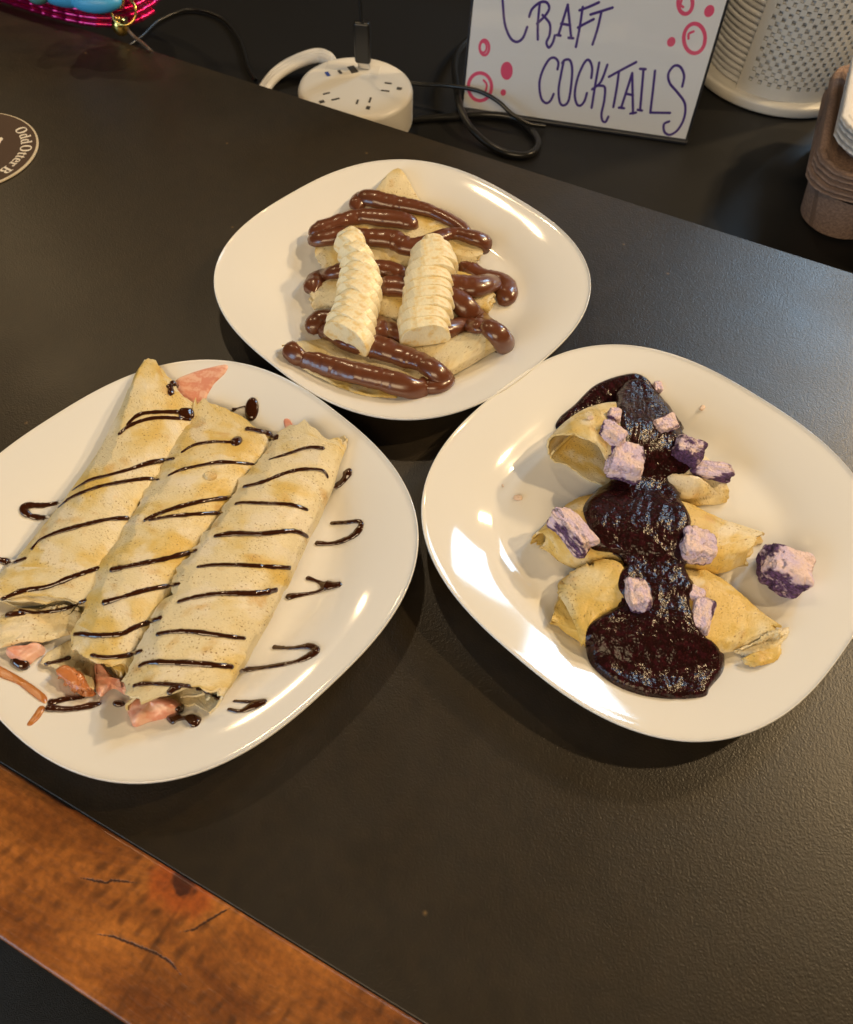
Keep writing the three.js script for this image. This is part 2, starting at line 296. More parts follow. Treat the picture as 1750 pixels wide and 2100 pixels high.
const plateGeo = which => {
  const prof = spline([...PROFILE, [.995, .0233], [1, .0240], [1.004, .0235], [1.003, .0222], [.985, .0196], [.94, .0166], [.87, .0130], [.79, .0084], [.70, .0036], [.64, .0024], [.62, .0008], [.60, .0004], [.585, .0008], [.57, .0022], [.3, .0022], [0.0, .0022]], 110);
  const n = 168, pos = [], idx = [], [cx, cz, th] = PLATES[which], m = prof.length;
  for (let i = 0; i < m; i++) for (let j = 0; j < n; j++) {
    const a = j / n * Math.PI * 2, t = Math.max(prof[i][0], 1e-4), sq = squircle(a), r = t * HALF * sq, x = r * Math.cos(a), z = r * Math.sin(a);
    pos.push(cx + x * Math.cos(th) - z * Math.sin(th), prof[i][1], cz + x * Math.sin(th) + z * Math.cos(th));
  }
  for (let i = 0; i < m - 1; i++) for (let j = 0; j < n; j++) { const a = i * n + j, b = i * n + (j + 1) % n; idx.push(a, b, a + n, b, b + n, a + n); }
  const g = geo(pos, idx); fixOutward(g); return g;
};

// ---------------------------------------------------------------- the setting: counter, back counter, wall, floor
const EDGE = [P(314, 105), P(1675, 537)], NEAR = [P(0, 1563), P(872, 2099)], RAIL = [P(0, 1932), P(264, 2100)];
const onLine = ([a, b], s) => a.clone().addScaledVector(b.clone().sub(a).normalize(), s);
function slab(pts, y0, y1, bevel) {                                    // an upright prism over a plan outline
  const s = new THREE.Shape(pts.map(p => new THREE.Vector2(p.x, -p.z)));
  const g = new THREE.ExtrudeGeometry(s, { depth: y1 - y0 - 2 * bevel, bevelEnabled: true, bevelThickness: bevel, bevelSize: bevel, bevelOffset: -bevel, bevelSegments: 2 });
  g.rotateX(-Math.PI / 2); g.translate(0, y0 + bevel, 0); return planarUV(g);
}
const counter = single('counter_top', slab([onLine(EDGE, -1.3), onLine(EDGE, 1.6), onLine(NEAR, 1.35), onLine(NEAR, -1.1)], -.038, 0, .0005), M.counter, 'black textured laminate bar counter under the plates', 'counter', null, 'structure');
{
  const d = EDGE[1].clone().sub(EDGE[0]).normalize(), back = V(d.z, 0, -d.x);
  const a = onLine(EDGE, -1.4).addScaledVector(back, -.12), b = onLine(EDGE, 1.7).addScaledVector(back, -.12);
  single('back_counter', slab([a, b, b.clone().addScaledVector(back, .62), a.clone().addScaledVector(back, .62)], -.09, -.05, .001), M.backCounter, 'smooth black lower counter behind the bar edge', 'counter', null, 'structure');
  const w0 = a.clone().addScaledVector(back, .622), w1 = b.clone().addScaledVector(back, .622);
  single('wall', slab([w0, w1, w1.clone().addScaledVector(back, .05), w0.clone().addScaledVector(back, .05)], -1.05, .06, .002), M.wallBlack, 'black panel wall behind the lower counter', 'wall', null, 'structure');
  const f = new THREE.BoxGeometry(6, .1, 6); f.translate(0, -1.11, 0); single('floor', f, M.floor, 'dark floor below the bar', 'floor', null, 'structure');
}
// the wooden rail along the drinkers' side
{
  const S = Math.hypot(1, 1), dir = NEAR[1].clone().sub(NEAR[0]).normalize(), out = V(-dir.z, 0, dir.x);
  const o = onLine(NEAR, 0), wide = Math.abs(RAIL[0].clone().sub(o).dot(out)) * .5 + Math.abs(RAIL[1].clone().sub(o).dot(out)) * .5;
  const uvOf = p => [p.clone().sub(o).dot(dir), p.clone().sub(o).dot(out)];
  const LEN = .62, u0 = -.12;                                          // the stretch that the grain picture covers
  const cracks = [[[330, 525], [380, 535], [440, 547], [460, 535], [510, 540], [565, 547]], [[740, 750], [800, 738], [860, 700], [910, 670], [960, 645]], [[400, 757], [470, 768], [540, 795], [640, 835], [700, 870], [750, 930]]]
    .map(a => a.map(([x, y]) => { const [u, v] = uvOf(P(.4981 * x, 1538.2 + .4981 * y)); return [(u - u0) / LEN, v / wide]; }));
  const knot = (() => { const [u, v] = uvOf(P(.4981 * 760, 1538.2 + .4981 * 545)); return [u, v]; })();
  const near = (u, v, k) => { let m = 9; const c = cracks[k]; for (let i = 0; i < c.length - 1; i++) { const ax = c[i][0] * LEN + u0, ay = c[i][1] * wide, bx = c[i + 1][0] * LEN + u0, by = c[i + 1][1] * wide; const t = clamp(((u - ax) * (bx - ax) + (v - ay) * (by - ay)) / ((bx - ax) ** 2 + (by - ay) ** 2)); m = Math.min(m, Math.hypot(u - ax - t * (bx - ax), v - ay - t * (by - ay)) + (i === 0 ? .0006 * (1 - t) : 0) + (i === c.length - 2 ? .0006 * t : 0)); } return m; };
  const field = (a, b) => {
    const u = a * LEN + u0, v = b * wide, kd = Math.hypot(u - knot[0], (v - knot[1]) * 1.2);
    const bend = v + .012 * Math.exp(-kd * kd / .0012) * Math.sign(v - knot[1] + 1e-4) + .004 * fbm(u * 9, v * 20, 2);
    const grain = fbm(u * 5, bend * 90, 4, 4), line = fbm(u * 14, bend * 420, 7, 3);
    const stain = fbm(u * 16, v * 22, 11, 4), fine = fbm(u * 260, v * 300, 3, 3);
    const chat = Math.sin((u + .25 * v) * 620 + 3 * fbm(u * 30, v * 20, 8)) * smooth(-.12, .4, fbm(u * 11 + 4, v * 26, 19) + .35 * smooth(.12, .3, u)) * (.55 + .45 * Math.sin(v * 520 + 5 * fbm(u * 20, v * 20, 6))) ;
    const streak = smooth(.25, .7, fbm(u * 120, v * 9, 33, 3)) * smooth(-.1, .4, fbm(u * 8, v * 8, 41));
    let crack = 9; for (let k = 0; k < 3; k++) crack = Math.min(crack, near(u, v, k) + .0004 * noise(u * 900, v * 900));
    return { grain, line, stain, fine, chat, streak, kd: kd + .004 * fbm(u * 120, v * 120, 5), crack };
  };
  const map = tex(2048, 512, (a, b) => {
    const f = field(a, b); let c = mix3([108, 60, 22], [172, 106, 44], clamp(.5 + .8 * f.stain + .25 * f.grain + .1 * f.line));
    c = mix3(c, [66, 38, 16], clamp(.5 * Math.max(0, f.chat) + .38 * f.streak + .25 * smooth(.1, .7, f.grain)));
    c = mix3(c, [150, 66, 22], .6 * smooth(.022, .012, f.kd)); c = mix3(c, [52, 24, 14], .8 * smooth(.0085, .0045, f.kd));
    c = mix3(c, [52, 27, 12], .9 * smooth(.0008, .0002, f.crack)); return c.map(x => x * (1 + .16 * f.fine));
  });
  const bump = tex(2048, 512, (a, b) => { const f = field(a, b); return grey(170 + 24 * f.chat + 22 * f.line + 26 * f.fine - 40 * smooth(.0009, .0002, f.crack) - 40 * smooth(.008, .003, f.kd)); }, false);
  for (const t of [map, bump]) t.wrapS = t.wrapT = THREE.MirroredRepeatWrapping;
  const wood = phys({ color: 0xffffff, map, roughness: .42, bumpMap: bump, bumpScale: .0011, clearcoat: .45, clearcoatRoughness: .22 });
  const g = new RoundedBoxGeometry(2.4, .045, wide - .0006, 5, .002); const p0 = g.attributes.position, n0 = g.attributes.normal;
  // place: local x along the counter, z outwards
  const mtx = new THREE.Matrix4().makeBasis(dir, V(0, 1, 0), out).setPosition(onLine(NEAR, .1).addScaledVector(out, wide / 2 + .0002).add(V(0, -.0219, 0)));
  g.applyMatrix4(mtx); const p = g.attributes.position, uv = []; const q = V();
  for (let i = 0; i < p.count; i++) { q.fromBufferAttribute(p, i); const [u, v] = uvOf(q); uv.push((u - u0) / LEN, v / wide + (Math.abs(n0.getY(i)) < .3 ? q.y * 4 : 0)); }
  g.setAttribute('uv', new THREE.Float32BufferAttribute(uv, 2));
  single('bar_rail', g, wood, 'stained brown wooden rail with cracks and a knot along the counter edge', 'bar rail');
  const apron = new RoundedBoxGeometry(2.3, .3, .03, 2, .004); apron.applyMatrix4(new THREE.Matrix4().makeBasis(dir, V(0, 1, 0), out).setPosition(onLine(NEAR, .1).addScaledVector(out, .03).add(V(0, -.196, 0))));
  single('bar_front', apron, M.wallBlack, 'black front panel of the bar below the wooden rail', 'bar front', null, 'structure');
  // a dark fabric seat below the rail
  const sc = P(40, 2150, -.28), sg = new THREE.SphereGeometry(.17, 48, 24); sg.scale(1, .28, 1); const sp = sg.attributes.position;
  for (let i = 0; i < sp.count; i++) { const k = 1 + .05 * fbm(sp.getX(i) * 12, sp.getY(i) * 12, sp.getZ(i) * 12); sp.setXYZ(i, sp.getX(i) * k, sp.getY(i) * k, sp.getZ(i) * k); }
  sg.computeVertexNormals(); sg.translate(sc.x - .06, -.33, sc.z + .06); planarUV(sg);
  const stool = group('bar_stool', 'dark grey fabric seat below the wooden rail', 'stool');
  mesh('seat_cushion', sg, M.fabric, stool); const lg = new THREE.CylinderGeometry(.03, .035, .72, 20); lg.translate(sc.x - .06, -.70, sc.z + .06); mesh('leg', lg, M.wallBlack, stool);
  const bs = new THREE.CylinderGeometry(.17, .19, .02, 32); bs.translate(sc.x - .06, -1.05, sc.z + .06); mesh('base', bs, M.wallBlack, stool); settle(stool);
}

// ---------------------------------------------------------------- plates
const plateLabels = { middle: 'white rounded-square plate holding the banana and chocolate crepes', left: 'white rounded-square plate holding the ham crepes with drizzle', right: 'white rounded-square plate holding the blueberry and cheese crepes' };
for (const k of ['left', 'middle', 'right']) single('dinner_plate', solid(k, plateGeo(k)), M.plate, plateLabels[k], 'plate', 'three dinner plates');

// ---------------------------------------------------------------- crepes
const ROLL_SECTION = [[-.01, .30], [.04, .62], [.16, .90], [.35, 1.02], [.6, 1.03], [.82, .9], [.97, .6], [1, .3], [.93, .08], [.75, 0], [.5, 0], [.2, .01], [.06, .10], [.05, .35], [.16, .66], [.36, .82], [.6, .84], [.8, .72], [.9, .45], [.8, .2], [.5, .14]];
const FLAP_SECTION = [[-.05, .74], [.02, .86], [.14, .97], [.35, 1.03], [.6, 1.03], [.82, .9], [.97, .6], [1, .3], [.93, .08], [.75, 0], [.5, 0], [.2, .01], [.06, .08], [.03, .3], [.09, .6], [.22, .82], [.45, .88], [.7, .82], [.86, .55], [.8, .2], [.5, .14]];
const FOLD_SECTION = [[.05, .06], [0, .35], [.03, .7], [.15, .95], [.4, 1.02], [.7, .98], [.93, .75], [1, .4], [.97, .1], [.8, 0], [.4, .0], [.14, .03], [.08, .3], [.16, .55], [.4, .62], [.7, .58], [.88, .35]];
const OPEN_SECTION = [[.2, .02], [.02, .12], [-.02, .5], [.1, .85], [.35, 1.03], [.62, .98], [.84, .72], [.98, .3], [1.06, .02], [.9, -.0], [.6, .0], [.3, .02], [.1, .14], [.1, .3]];
function crepeGeo(which, Lp, Rp, hs, section, o = {}) {
  const ns = o.ns ?? 70, nu = o.nu ?? 72, L = spline(Lp, ns), R = spline(Rp, ns), H = spline(hs.map(h => [h]), ns), S = spline(o.flip ? section.map(([a, b]) => [1 - a, b]) : section, nu), sd = o.seed ?? 1;
  const grid = [], uvs = []; const yl = o.yl ?? .014, yr = o.yr ?? .014;
  for (let i = 0; i < ns; i++) {
    const a = P(...L[i], yl), b = P(...R[i], yr), row = [], ur = []; a.y = b.y = 0; let arc = 0;
    const along = P(...L[Math.min(i + 1, ns - 1)], yl).sub(P(...L[Math.max(i - 1, 0)], yl)).setY(0).normalize();
    for (let j = 0; j < nu; j++) {
      const [u, v] = S[j], p = a.clone().lerp(b, u), q = Math.pow(Math.min(i, ns - 1 - i) / (ns - 1) * 2, 1), end = Math.max(0, 1 - q * 9);
      const wob = .0011 * (o.wrinkle ?? 1);
      p.addScaledVector(along, (i < ns / 2 ? -1 : 1) * end * (o.ragged ?? .004) * (fbm(j * .12, sd, 3) * 2 + .35 * noise(j * .9, sd)));
      p.y = plateHeight(which, p.x, p.z) + .0009 + (o.lift ?? 0) + Math.max(0, H[i][0] * v * (1 + .06 * fbm(i * .09, sd, j * .04)) + wob * v * fbm(i * .22, j * .22, sd + 6) + wob * .5 * noise(i * .8, j * .5, sd));
      if (o.flapRag && j < 9) { const k = (1 - j / 9) * o.flapRag * (fbm(i * .16, sd + 30) + .5 * noise(i * .75, sd + 3) + .3 * noise(i * 1.9, sd)); p.addScaledVector(b.clone().sub(a).normalize(), k); }
      if (u < .03 || u > .97) { const k = wob * 1.2 * fbm(i * .3, sd + 12, j * .1); p.addScaledVector(b.clone().sub(a).normalize(), k); }
      if (j) arc += p.distanceTo(row[j - 1]); row.push(p); ur.push([arc + sd * .13, i / ns * (o.len ?? .14) + sd * .07]);
    }
    grid.push(row); uvs.push(ur);
  }
  return sheetGeo(grid, o.thick ?? .0013, (i, j) => uvs[i][j]);
}
function crepe(which, mat, label, grp, ...a) { const g = solid(which, crepeGeo(which, ...a)); return single('crepe', g, mat, label, 'crepe', grp); }
const GL = 'ham crepes side by side', GM = 'crepes under chocolate spread', GR = 'crepes under blueberry sauce';
// ham slices that lie under the crepes go first
function patch(name, outline, which, T, mat, label, category, grp, o = {}) { const g = poolGeo(outline, which, T, o.edge ?? .004, { flat: true, lump: .1, ...o }); if (o.solid) solid(which, g); return single(name, g, mat, label, category, grp); }
patch('ham_slice', c4([[715, 225], [722, 130], [780, 98], [850, 76], [935, 60], [928, 95], [882, 140], [858, 185], [830, 225]]), 'left', .0012, M.ham, 'thin pink ham slice lying on the bare plate rim', 'ham', null, { solid: true, wave: .0004 });
patch('ham_slice', c4([[1190, 360], [1168, 292], [1190, 284], [1215, 318], [1260, 340], [1280, 370], [1230, 380]]), 'left', .0008, M.ham, 'tiny scrap of pink ham peeking from the top of a crepe', 'ham', null, { solid: true, edge: .003 });
crepe('left', M.crepe[1], 'rolled ham crepe with the torn lower end', GL, [[305, 768], [270, 840], [215, 930], [150, 1015], [85, 1100], [20, 1180], [-15, 1230]], [[402, 838], [372, 905], [325, 985], [278, 1066], [240, 1140], [212, 1195], [186, 1246]], [.005, .016, .021, .022, .022, .020, .015], FLAP_SECTION, { wrinkle: .6, seed: 1, flip: true, flapRag: .003, ragged: .004, len: .22, yl: .013, yr: .014 });
// torn flap and ham spilling from the lower ends
patch('crepe_scrap', c5([[0, 300], [60, 268], [170, 255], [330, 240], [345, 300], [320, 350], [270, 370], [200, 400], [100, 400], [0, 420]]), 'left', .0022, M.crepe[2], 'torn crepe flap below the end of a ham crepe', 'crepe scrap', null, { solid: true, lift: .004, wave: .004, ragged: .05 });
patch('ham_slice', c5([[30, 430], [90, 405], [165, 395], [190, 415], [175, 440], [120, 480], [70, 470]]), 'left', .004, M.ham, 'crumpled dark pink ham lump below the torn crepe flap', 'ham', null, { solid: true, lift: .003, wave: .004, ragged: .05 });
patch('crepe_scrap', c5([[170, 470], [250, 400], [330, 370], [400, 430], [400, 520], [380, 600], [300, 570], [230, 500]]), 'left', .002, M.crepe[2], 'pale crepe scrap folded beside the orange ham', 'crepe scrap', null, { solid: true, lift: .003, wave: .003, ragged: .04 });
patch('ham_slice', c5([[245, 490], [300, 495], [350, 530], [370, 575], [400, 600], [350, 610], [300, 575], [262, 540]]), 'left', .003, M.orangeHam, 'orange edge of ham curled near the plate rim', 'ham', null, { solid: true, lift: .003, wave: .003 });
crepe('left', M.crepe[3], 'rolled ham crepe lying between the other two', GL, [[408, 838], [372, 910], [325, 1005], [275, 1085], [225, 1170], [190, 1245], [160, 1315]], [[578, 905], [535, 960], [495, 1015], [440, 1105], [380, 1200], [320, 1295], [262, 1398]], [.007, .018, .023, .024, .023, .021, .016], FLAP_SECTION, { wrinkle: .6, seed: 4, flapRag: .0035, ragged: .005, len: .24, yl: .016, yr: .012 });
patch('ham_slice', c5([[395, 480], [430, 480], [470, 530], [545, 565], [530, 610], [470, 580], [420, 620], [395, 560]]), 'left', .003, M.ham, 'pink ham poking out below the middle rolled crepe', 'ham', null, { solid: true, lift: .004, wave: .003, ragged: .04 });
patch('ham_slice', c5([[522, 640], [560, 612], [640, 600], [730, 625], [750, 660], [690, 690], [620, 708], [555, 728], [535, 690]]), 'left', .007, M.ham, 'thick folded pink ham at the open crepe end', 'ham', null, { solid: true, lift: .001, wave: .002, edge: .010, flat: false });
crepe('left', M.crepe[0], 'rolled ham crepe with ham showing in its open end', GL, [[578, 888], [540, 950], [498, 1020], [432, 1115], [380, 1200], [320, 1305], [258, 1440]], [[712, 935], [682, 1010], [645, 1085], [606, 1170], [568, 1245], [520, 1335], [462, 1440]], [.010, .020, .024, .026, .026, .025, .021], FLAP_SECTION, { wrinkle: .6, seed: 7, flapRag: .004, ragged: .006, len: .26, yl: .017, yr: .011 });
crepe('middle', M.crepe[1], 'crepe with a pointed corner beyond the bananas', GM, c3([[490, 405], [600, 320], [740, 245], [862, 150], [960, 240], [1100, 325], [1250, 425]]), c3([[545, 520], [610, 522], [700, 517], [800, 508], [900, 505], [1050, 503], [1195, 500]]), [.010, .012, .012, .011, .011, .011, .010], FOLD_SECTION, { seed: 10, flip: true, yl: .010, yr: .010, ragged: .003 });
crepe('middle', M.crepe[3], 'crepe crossed by chocolate under the middle of the bananas', GM, c3([[485, 620], [600, 550], [760, 535], [900, 525], [1050, 525], [1180, 545], [1290, 630]]), c3([[500, 690], [610, 690], [760, 738], [880, 752], [1050, 752], [1150, 742], [1260, 705]]), [.008, .011, .012, .012, .012, .011, .009], FOLD_SECTION, { seed: 13, flip: true, yl: .012, yr: .008, ragged: .003 });
crepe('middle', M.crepe[0], 'crepe with an open rolled end under the thickest chocolate', GM, c3([[380, 900], [500, 835], [650, 805], [800, 795], [1000, 795], [1150, 795], [1275, 822]]), c3([[440, 950], [560, 1005], [700, 1055], [860, 1082], [990, 1070], [1090, 1015], [1300, 890]]), [.006, .008, .010, .011, .012, .015, .020], OPEN_SECTION, { seed: 16, flip: true, yl: .010, yr: .007, ragged: .004 });
patch('blueberry_pool', c6([[830, 150], [700, 192], [610, 275], [552, 325], [536, 372], [600, 410], [760, 430], [950, 420], [1040, 360], [1010, 300], [960, 235], [900, 165]]), 'right', .005, M.jam, 'dark blueberry sauce pooled on the plate behind the open crepe roll', 'sauce', null, { solid: true, flat: false, edge: .009, rings: 14, step: 3 });
crepe('right', M.crepe[4], 'folded crepe lying lowest under the widest sauce pool', GR, c7([[545, 300], [600, 215], [760, 160], [900, 160], [1060, 180], [1180, 205], [1310, 300], [1420, 405]]), c7([[510, 410], [650, 505], [760, 560], [900, 580], [1060, 570], [1180, 545], [1300, 500], [1410, 470]]), [.006, .013, .016, .016, .016, .014, .011, .007], FOLD_SECTION, { seed: 22, flip: true, yl: .012, yr: .008, ragged: .004 });
patch('crepe_scrap', c7([[540, 262], [570, 220], [640, 185], [730, 152], [800, 175], [830, 250], [800, 330], [720, 380], [668, 430], [652, 510], [625, 440], [590, 370]]), 'right', .0018, M.crepe[4], 'pointed crepe corner folded over beside the sauce pool', 'crepe scrap', null, { solid: true, lift: .003, wave: .0012 });
crepe('right', M.crepe[4], 'rolled crepe between the other two under the sauce', GR, c6([[448, 800], [560, 705], [660, 645], [850, 640], [1050, 660], [1200, 725], [1385, 790]]), c6([[485, 842], [600, 935], [780, 925], [900, 935], [1060, 948], [1200, 958], [1305, 922]]), [.011, .016, .019, .020, .018, .015, .014], OPEN_SECTION, { seed: 19, flip: true, wrinkle: .6, yl: .013, yr: .009, ragged: .003 });
crepe('right', M.crepe[3], 'crepe rolled into a wide open tube among the cheese', GR, c6([[500, 450], [610, 352], [735, 300], [900, 320], [1050, 400], [1230, 540]]), c6([[770, 612], [812, 616], [862, 612], [950, 602], [1060, 655], [1240, 655]]), [.034, .033, .028, .021, .015, .008], OPEN_SECTION, { seed: 25, wrinkle: .4, yl: .016, yr: .010, ragged: .002 });
for (const [o, l] of [[[[1258, 515], [1330, 480], [1400, 440], [1482, 428], [1465, 475], [1390, 540], [1320, 545]], 'white ragged crepe shred at the end of the lowest folded crepe'], [[[1290, 560], [1380, 520], [1450, 490], [1440, 550], [1350, 585]], 'browned crisp crepe shred on the plate']])
  patch('crepe_scrap', c7(o), 'right', .0016, l[0] === 'w' ? M.crepe[2] : M.crepe[3], l, 'crepe scrap', null, { lift: .002, wave: .003, ragged: .09, edge: .003, step: 2.5 });
patch('crepe_scrap', c6([[985, 590], [1010, 565], [1080, 575], [1150, 600], [1190, 640], [1130, 650], [1060, 665], [1000, 625]]), 'right', .0018, M.crepe[2], 'curled crepe shred below the dark purple cheese chunk', 'crepe scrap', null, { lift: .004, wave: .004, ragged: .06, step: 2.5 });
patch('crepe_scrap', c3([[420, 935], [520, 985], [640, 1035], [760, 1060], [860, 1070], [850, 1085], [740, 1080], [620, 1045], [500, 990]]), 'middle', .0012, M.crepe[3], 'browned lacy crepe edge below the chocolate', 'crepe scrap', null, { lift: .001, wave: .002, ragged: .05, step: 2.5 });
patch('crepe_scrap', c4([[840, 510], [865, 500], [892, 512], [890, 530], [865, 538], [845, 530]]), 'left', .0012, M.crepe[2], 'small pale crepe flake on the middle ham crepe', 'crepe scrap', null, { edge: .002, lift: .0004 });

// ---------------------------------------------------------------- dark drizzle on the ham crepes
function drizzle(label, strokes, dots = [], grp = 'syrup drizzles on the ham plate', width = 3.1) {
  const t = group('syrup_drizzle', label, 'drizzle', grp);
  for (const s of strokes) { const pts = drape(s, 'left', 3, width * .00041, 2); if (pts.length > 3) mesh('stripe', strandGeo(pts, .5, .25, 9, .22), M.syrup, t); }
  for (const d of dots) mesh('drop', poolGeo(d, 'left', .0022, .004, { step: 2, rings: 6, lump: .05 }), M.syrup, t);
  settle(t);
}
const oval = (x, y, a, b, turn = 0, n = 10) => Array.from({ length: n }, (_, i) => { const q = i / n * 6.2832, u = a * Math.cos(q), v = b * Math.sin(q); return [x + u * Math.cos(turn) - v * Math.sin(turn), y + u * Math.sin(turn) + v * Math.cos(turn)]; });
drizzle('dark syrup stripes across the crepe with the torn end', [
  c4([[520, 312, .6], [570, 268, 1], [640, 256, 1.1], [740, 256, 1.2]]), c4([[487, 352, .8], [530, 315], [600, 287], [680, 279, 1.1], [790, 288, .8]]),
  c4([[295, 580, .6], [370, 537], [450, 515, .9], [540, 490], [620, 465, 1.3], [722, 447, 1.2]]), c4([[237, 652, .7], [300, 605], [400, 566], [500, 545, 1.1], [600, 530], [658, 535, .8]]),
  c4([[128, 826, .9], [170, 780, 1], [260, 745, 1.3], [380, 712, 1.1], [460, 696], [535, 692, 1.3]]), c5([[0, 205], [100, 167, 1.3], [200, 150, 1.1], [300, 110, 1.2], [412, 72, 1.1]]), c5([[75, 246, .8], [150, 258, .8], [260, 244, .9], [330, 216, 1.1], [360, 206, .8]])],
  [c4([[738, 245], [765, 238], [795, 245], [800, 275], [775, 288], [740, 278]])]);
drizzle('dark syrup stripes across the crepe lying between the other two', [
  c4([[745, 425, .7], [800, 392], [880, 379, 1.1], [950, 380, 1.1], [990, 370, 1.4]]), c4([[690, 520, .7], [740, 496], [830, 475, 1], [920, 462, 1.1], [1050, 471, .8]]), c4([[590, 705, .8], [640, 680, 1.1], [740, 646, 1.2], [850, 620, 1.1], [955, 607, 1.4]]),
  c4([[610, 702, .6], [700, 686], [820, 675], [920, 670, .9]]), c4([[450, 908, 1.5], [560, 885, 1.2], [680, 860, 1.3], [815, 824, 1.1]]), c5([[418, 220, 1.5], [500, 196, 1], [600, 165, 1.2], [745, 138, .9]]), c5([[300, 347, .9], [340, 346, 1.1], [400, 352, 1.2], [500, 345, 1.1], [560, 316, 1.2], [670, 277, 1.2]]), c5([[370, 430, 1], [430, 442, .9], [520, 434, 1.1], [590, 413, .9]])],
  [c4(oval(975, 375, 26, 19, -.4))]);
drizzle('dark syrup stripes across the crepe with the open ham end', [
  c4([[1105, 452, .5], [1180, 430, .9], [1270, 402, .9], [1340, 407, 1.2]]), c4([[998, 565, 1], [1080, 545, 1.1], [1180, 506, 1.1], [1260, 491, 1], [1330, 497, .8], [1352, 530, .6]]), c4([[965, 637, .9], [1000, 629, 1], [1100, 632, 1], [1200, 638, 1.1], [1272, 660, .9]]),
  c4([[878, 768, 1], [960, 757, 1.3], [1080, 757, 1.2], [1210, 746, 1.2], [1272, 772, .9]]), c4([[808, 894, .7], [900, 885], [1030, 888, 1.1], [1200, 897, 1]]), c5([[728, 216, .9], [800, 195, 1], [900, 180, 1.1], [1060, 178, 1.4], [1145, 162, 1.2]]), c5([[640, 350, 1.2], [690, 338, .8], [780, 335, 1.1], [900, 350, 1], [1015, 364, .8]]),
  c5([[568, 482, 1], [620, 463, 1.1], [760, 465, 1.3], [900, 475, 1.2], [965, 482, 1]]), c5([[545, 562, .8], [600, 551, 1], [740, 557, 1], [830, 575, 1.2], [905, 615, 1.1]]), c5([[690, 595, 1.2], [720, 570, 1.6], [750, 565, 1.4]])], []);
const drips = 'syrup drips on the bare plate rim';
drizzle('dark syrup oval with a thin tail on the plate', [c4([[955, 250, 1.2], [980, 240, .5], [1015, 232, .8]])], [c4(oval(1037, 244, 29, 50, .12))], drips);
drizzle('curved dark syrup drip with a fat tip near the crepe corner', [c4([[1372, 568, 1.8], [1410, 545, 1.6], [1435, 505, 2.3], [1438, 485, 2.2]])], [], drips);
drizzle('hooked dark syrup drip with a square bend on the plate', [c4([[1358, 714, 1.1], [1420, 711, 1], [1485, 708, 1.3], [1478, 745, 2], [1440, 775, 1.5], [1370, 797, 1.2], [1295, 796, 1.7]])], [], drips);
drizzle('forked dark syrup drip with a wide pointed end', [c5([[1258, 114, 1.6], [1310, 130, .9], [1345, 148, 2.4], [1410, 142, 1.4]]), c5([[1345, 152, 2], [1310, 172, .9], [1240, 185, 1.1], [1175, 195, 1.9]])], [], drips);
drizzle('long hooked dark syrup drip joining the crepe', [c5([[1120, 400, 1.1], [1200, 404, .9], [1275, 397, 1.6], [1305, 415, 2.1], [1270, 440, 1.7], [1200, 465, 1.1], [1080, 485, 1.1], [985, 497, 1.3]])], [], drips);
drizzle('small looped dark syrup drip near the open crepe end', [c5([[958, 622, .8], [1020, 625, .8], [1095, 622, 1.1], [1050, 640, 2], [990, 664, 1], [935, 654, 1]])], [], drips);
drizzle('dark syrup splash shaped like a bow tie', [], [c5([[685, 690], [720, 672], [755, 682], [800, 675], [830, 692], [818, 722], [790, 730], [768, 702], [735, 705], [710, 718]])], drips);
drizzle('small round dark syrup drop against the ham', [], [c5(oval(740, 656, 19, 14)), c5(oval(490, 632, 27, 14))], drips);
drizzle('dark syrup loop open toward the torn crepe', [c4([[255, 627, 1], [180, 640, 1.3], [110, 642, 1.9], [98, 665, 2], [140, 688, 1.6], [205, 692, 1.2]])], [], drips);
drizzle('dark syrup drip leaving the plate edge beside the torn crepe', [c4([[-20, 858, 1.4], [30, 873, 1.8], [70, 872, 1.3], [112, 855, 1.1]])], [], drips);
drizzle('dark syrup smear inside the tapered crepe top', [c4([[690, 140, 1.6], [705, 165, 1.8], [700, 190, 1.4]]), c4([[700, 130, 1.2], [725, 145, 1.7], [735, 155, 1.2]])], [], drips);
drizzle('dark syrup line between two crepe tops', [c4([[1008, 325, 1.3], [1050, 330, 1.4], [1100, 345, 2], [1145, 368, 2.2]])], [], drips);
drizzle('dark syrup loop beside the caramel streak', [c5([[195, 635, 2.6], [230, 625, 1.3], [270, 615, 1.2], [350, 607, 1]]), c5([[185, 650, 2.4], [240, 656, 1.5], [300, 655, 1.4], [370, 643, 1.6], [420, 630, 1.1]])], [], drips);
drizzle('dark syrup on the crumpled ham', [c5([[50, 450, 1.6], [90, 470, 2], [125, 482, 1.6]]), c5([[180, 470, 1], [240, 460, 1.2], [295, 440, 1.4]]), c5([[20, 270, 1.4], [70, 262, 1.4], [110, 262, .8]])], [], drips);
{
  const t = group('caramel_streak', 'orange brown sauce streak along the plate rim', 'sauce');
  for (const o of [[[-20, 470], [60, 508], [140, 558], [192, 602], [186, 632], [140, 604], [70, 552], [-20, 512]], [[165, 642], [186, 650], [165, 690], [130, 722], [112, 718], [140, 675]]]) mesh('streak', poolGeo(c5(o), 'left', .0009, .003, { step: 2.5, rings: 6, ragged: .03 }), M.caramel, t);
  settle(t);
}

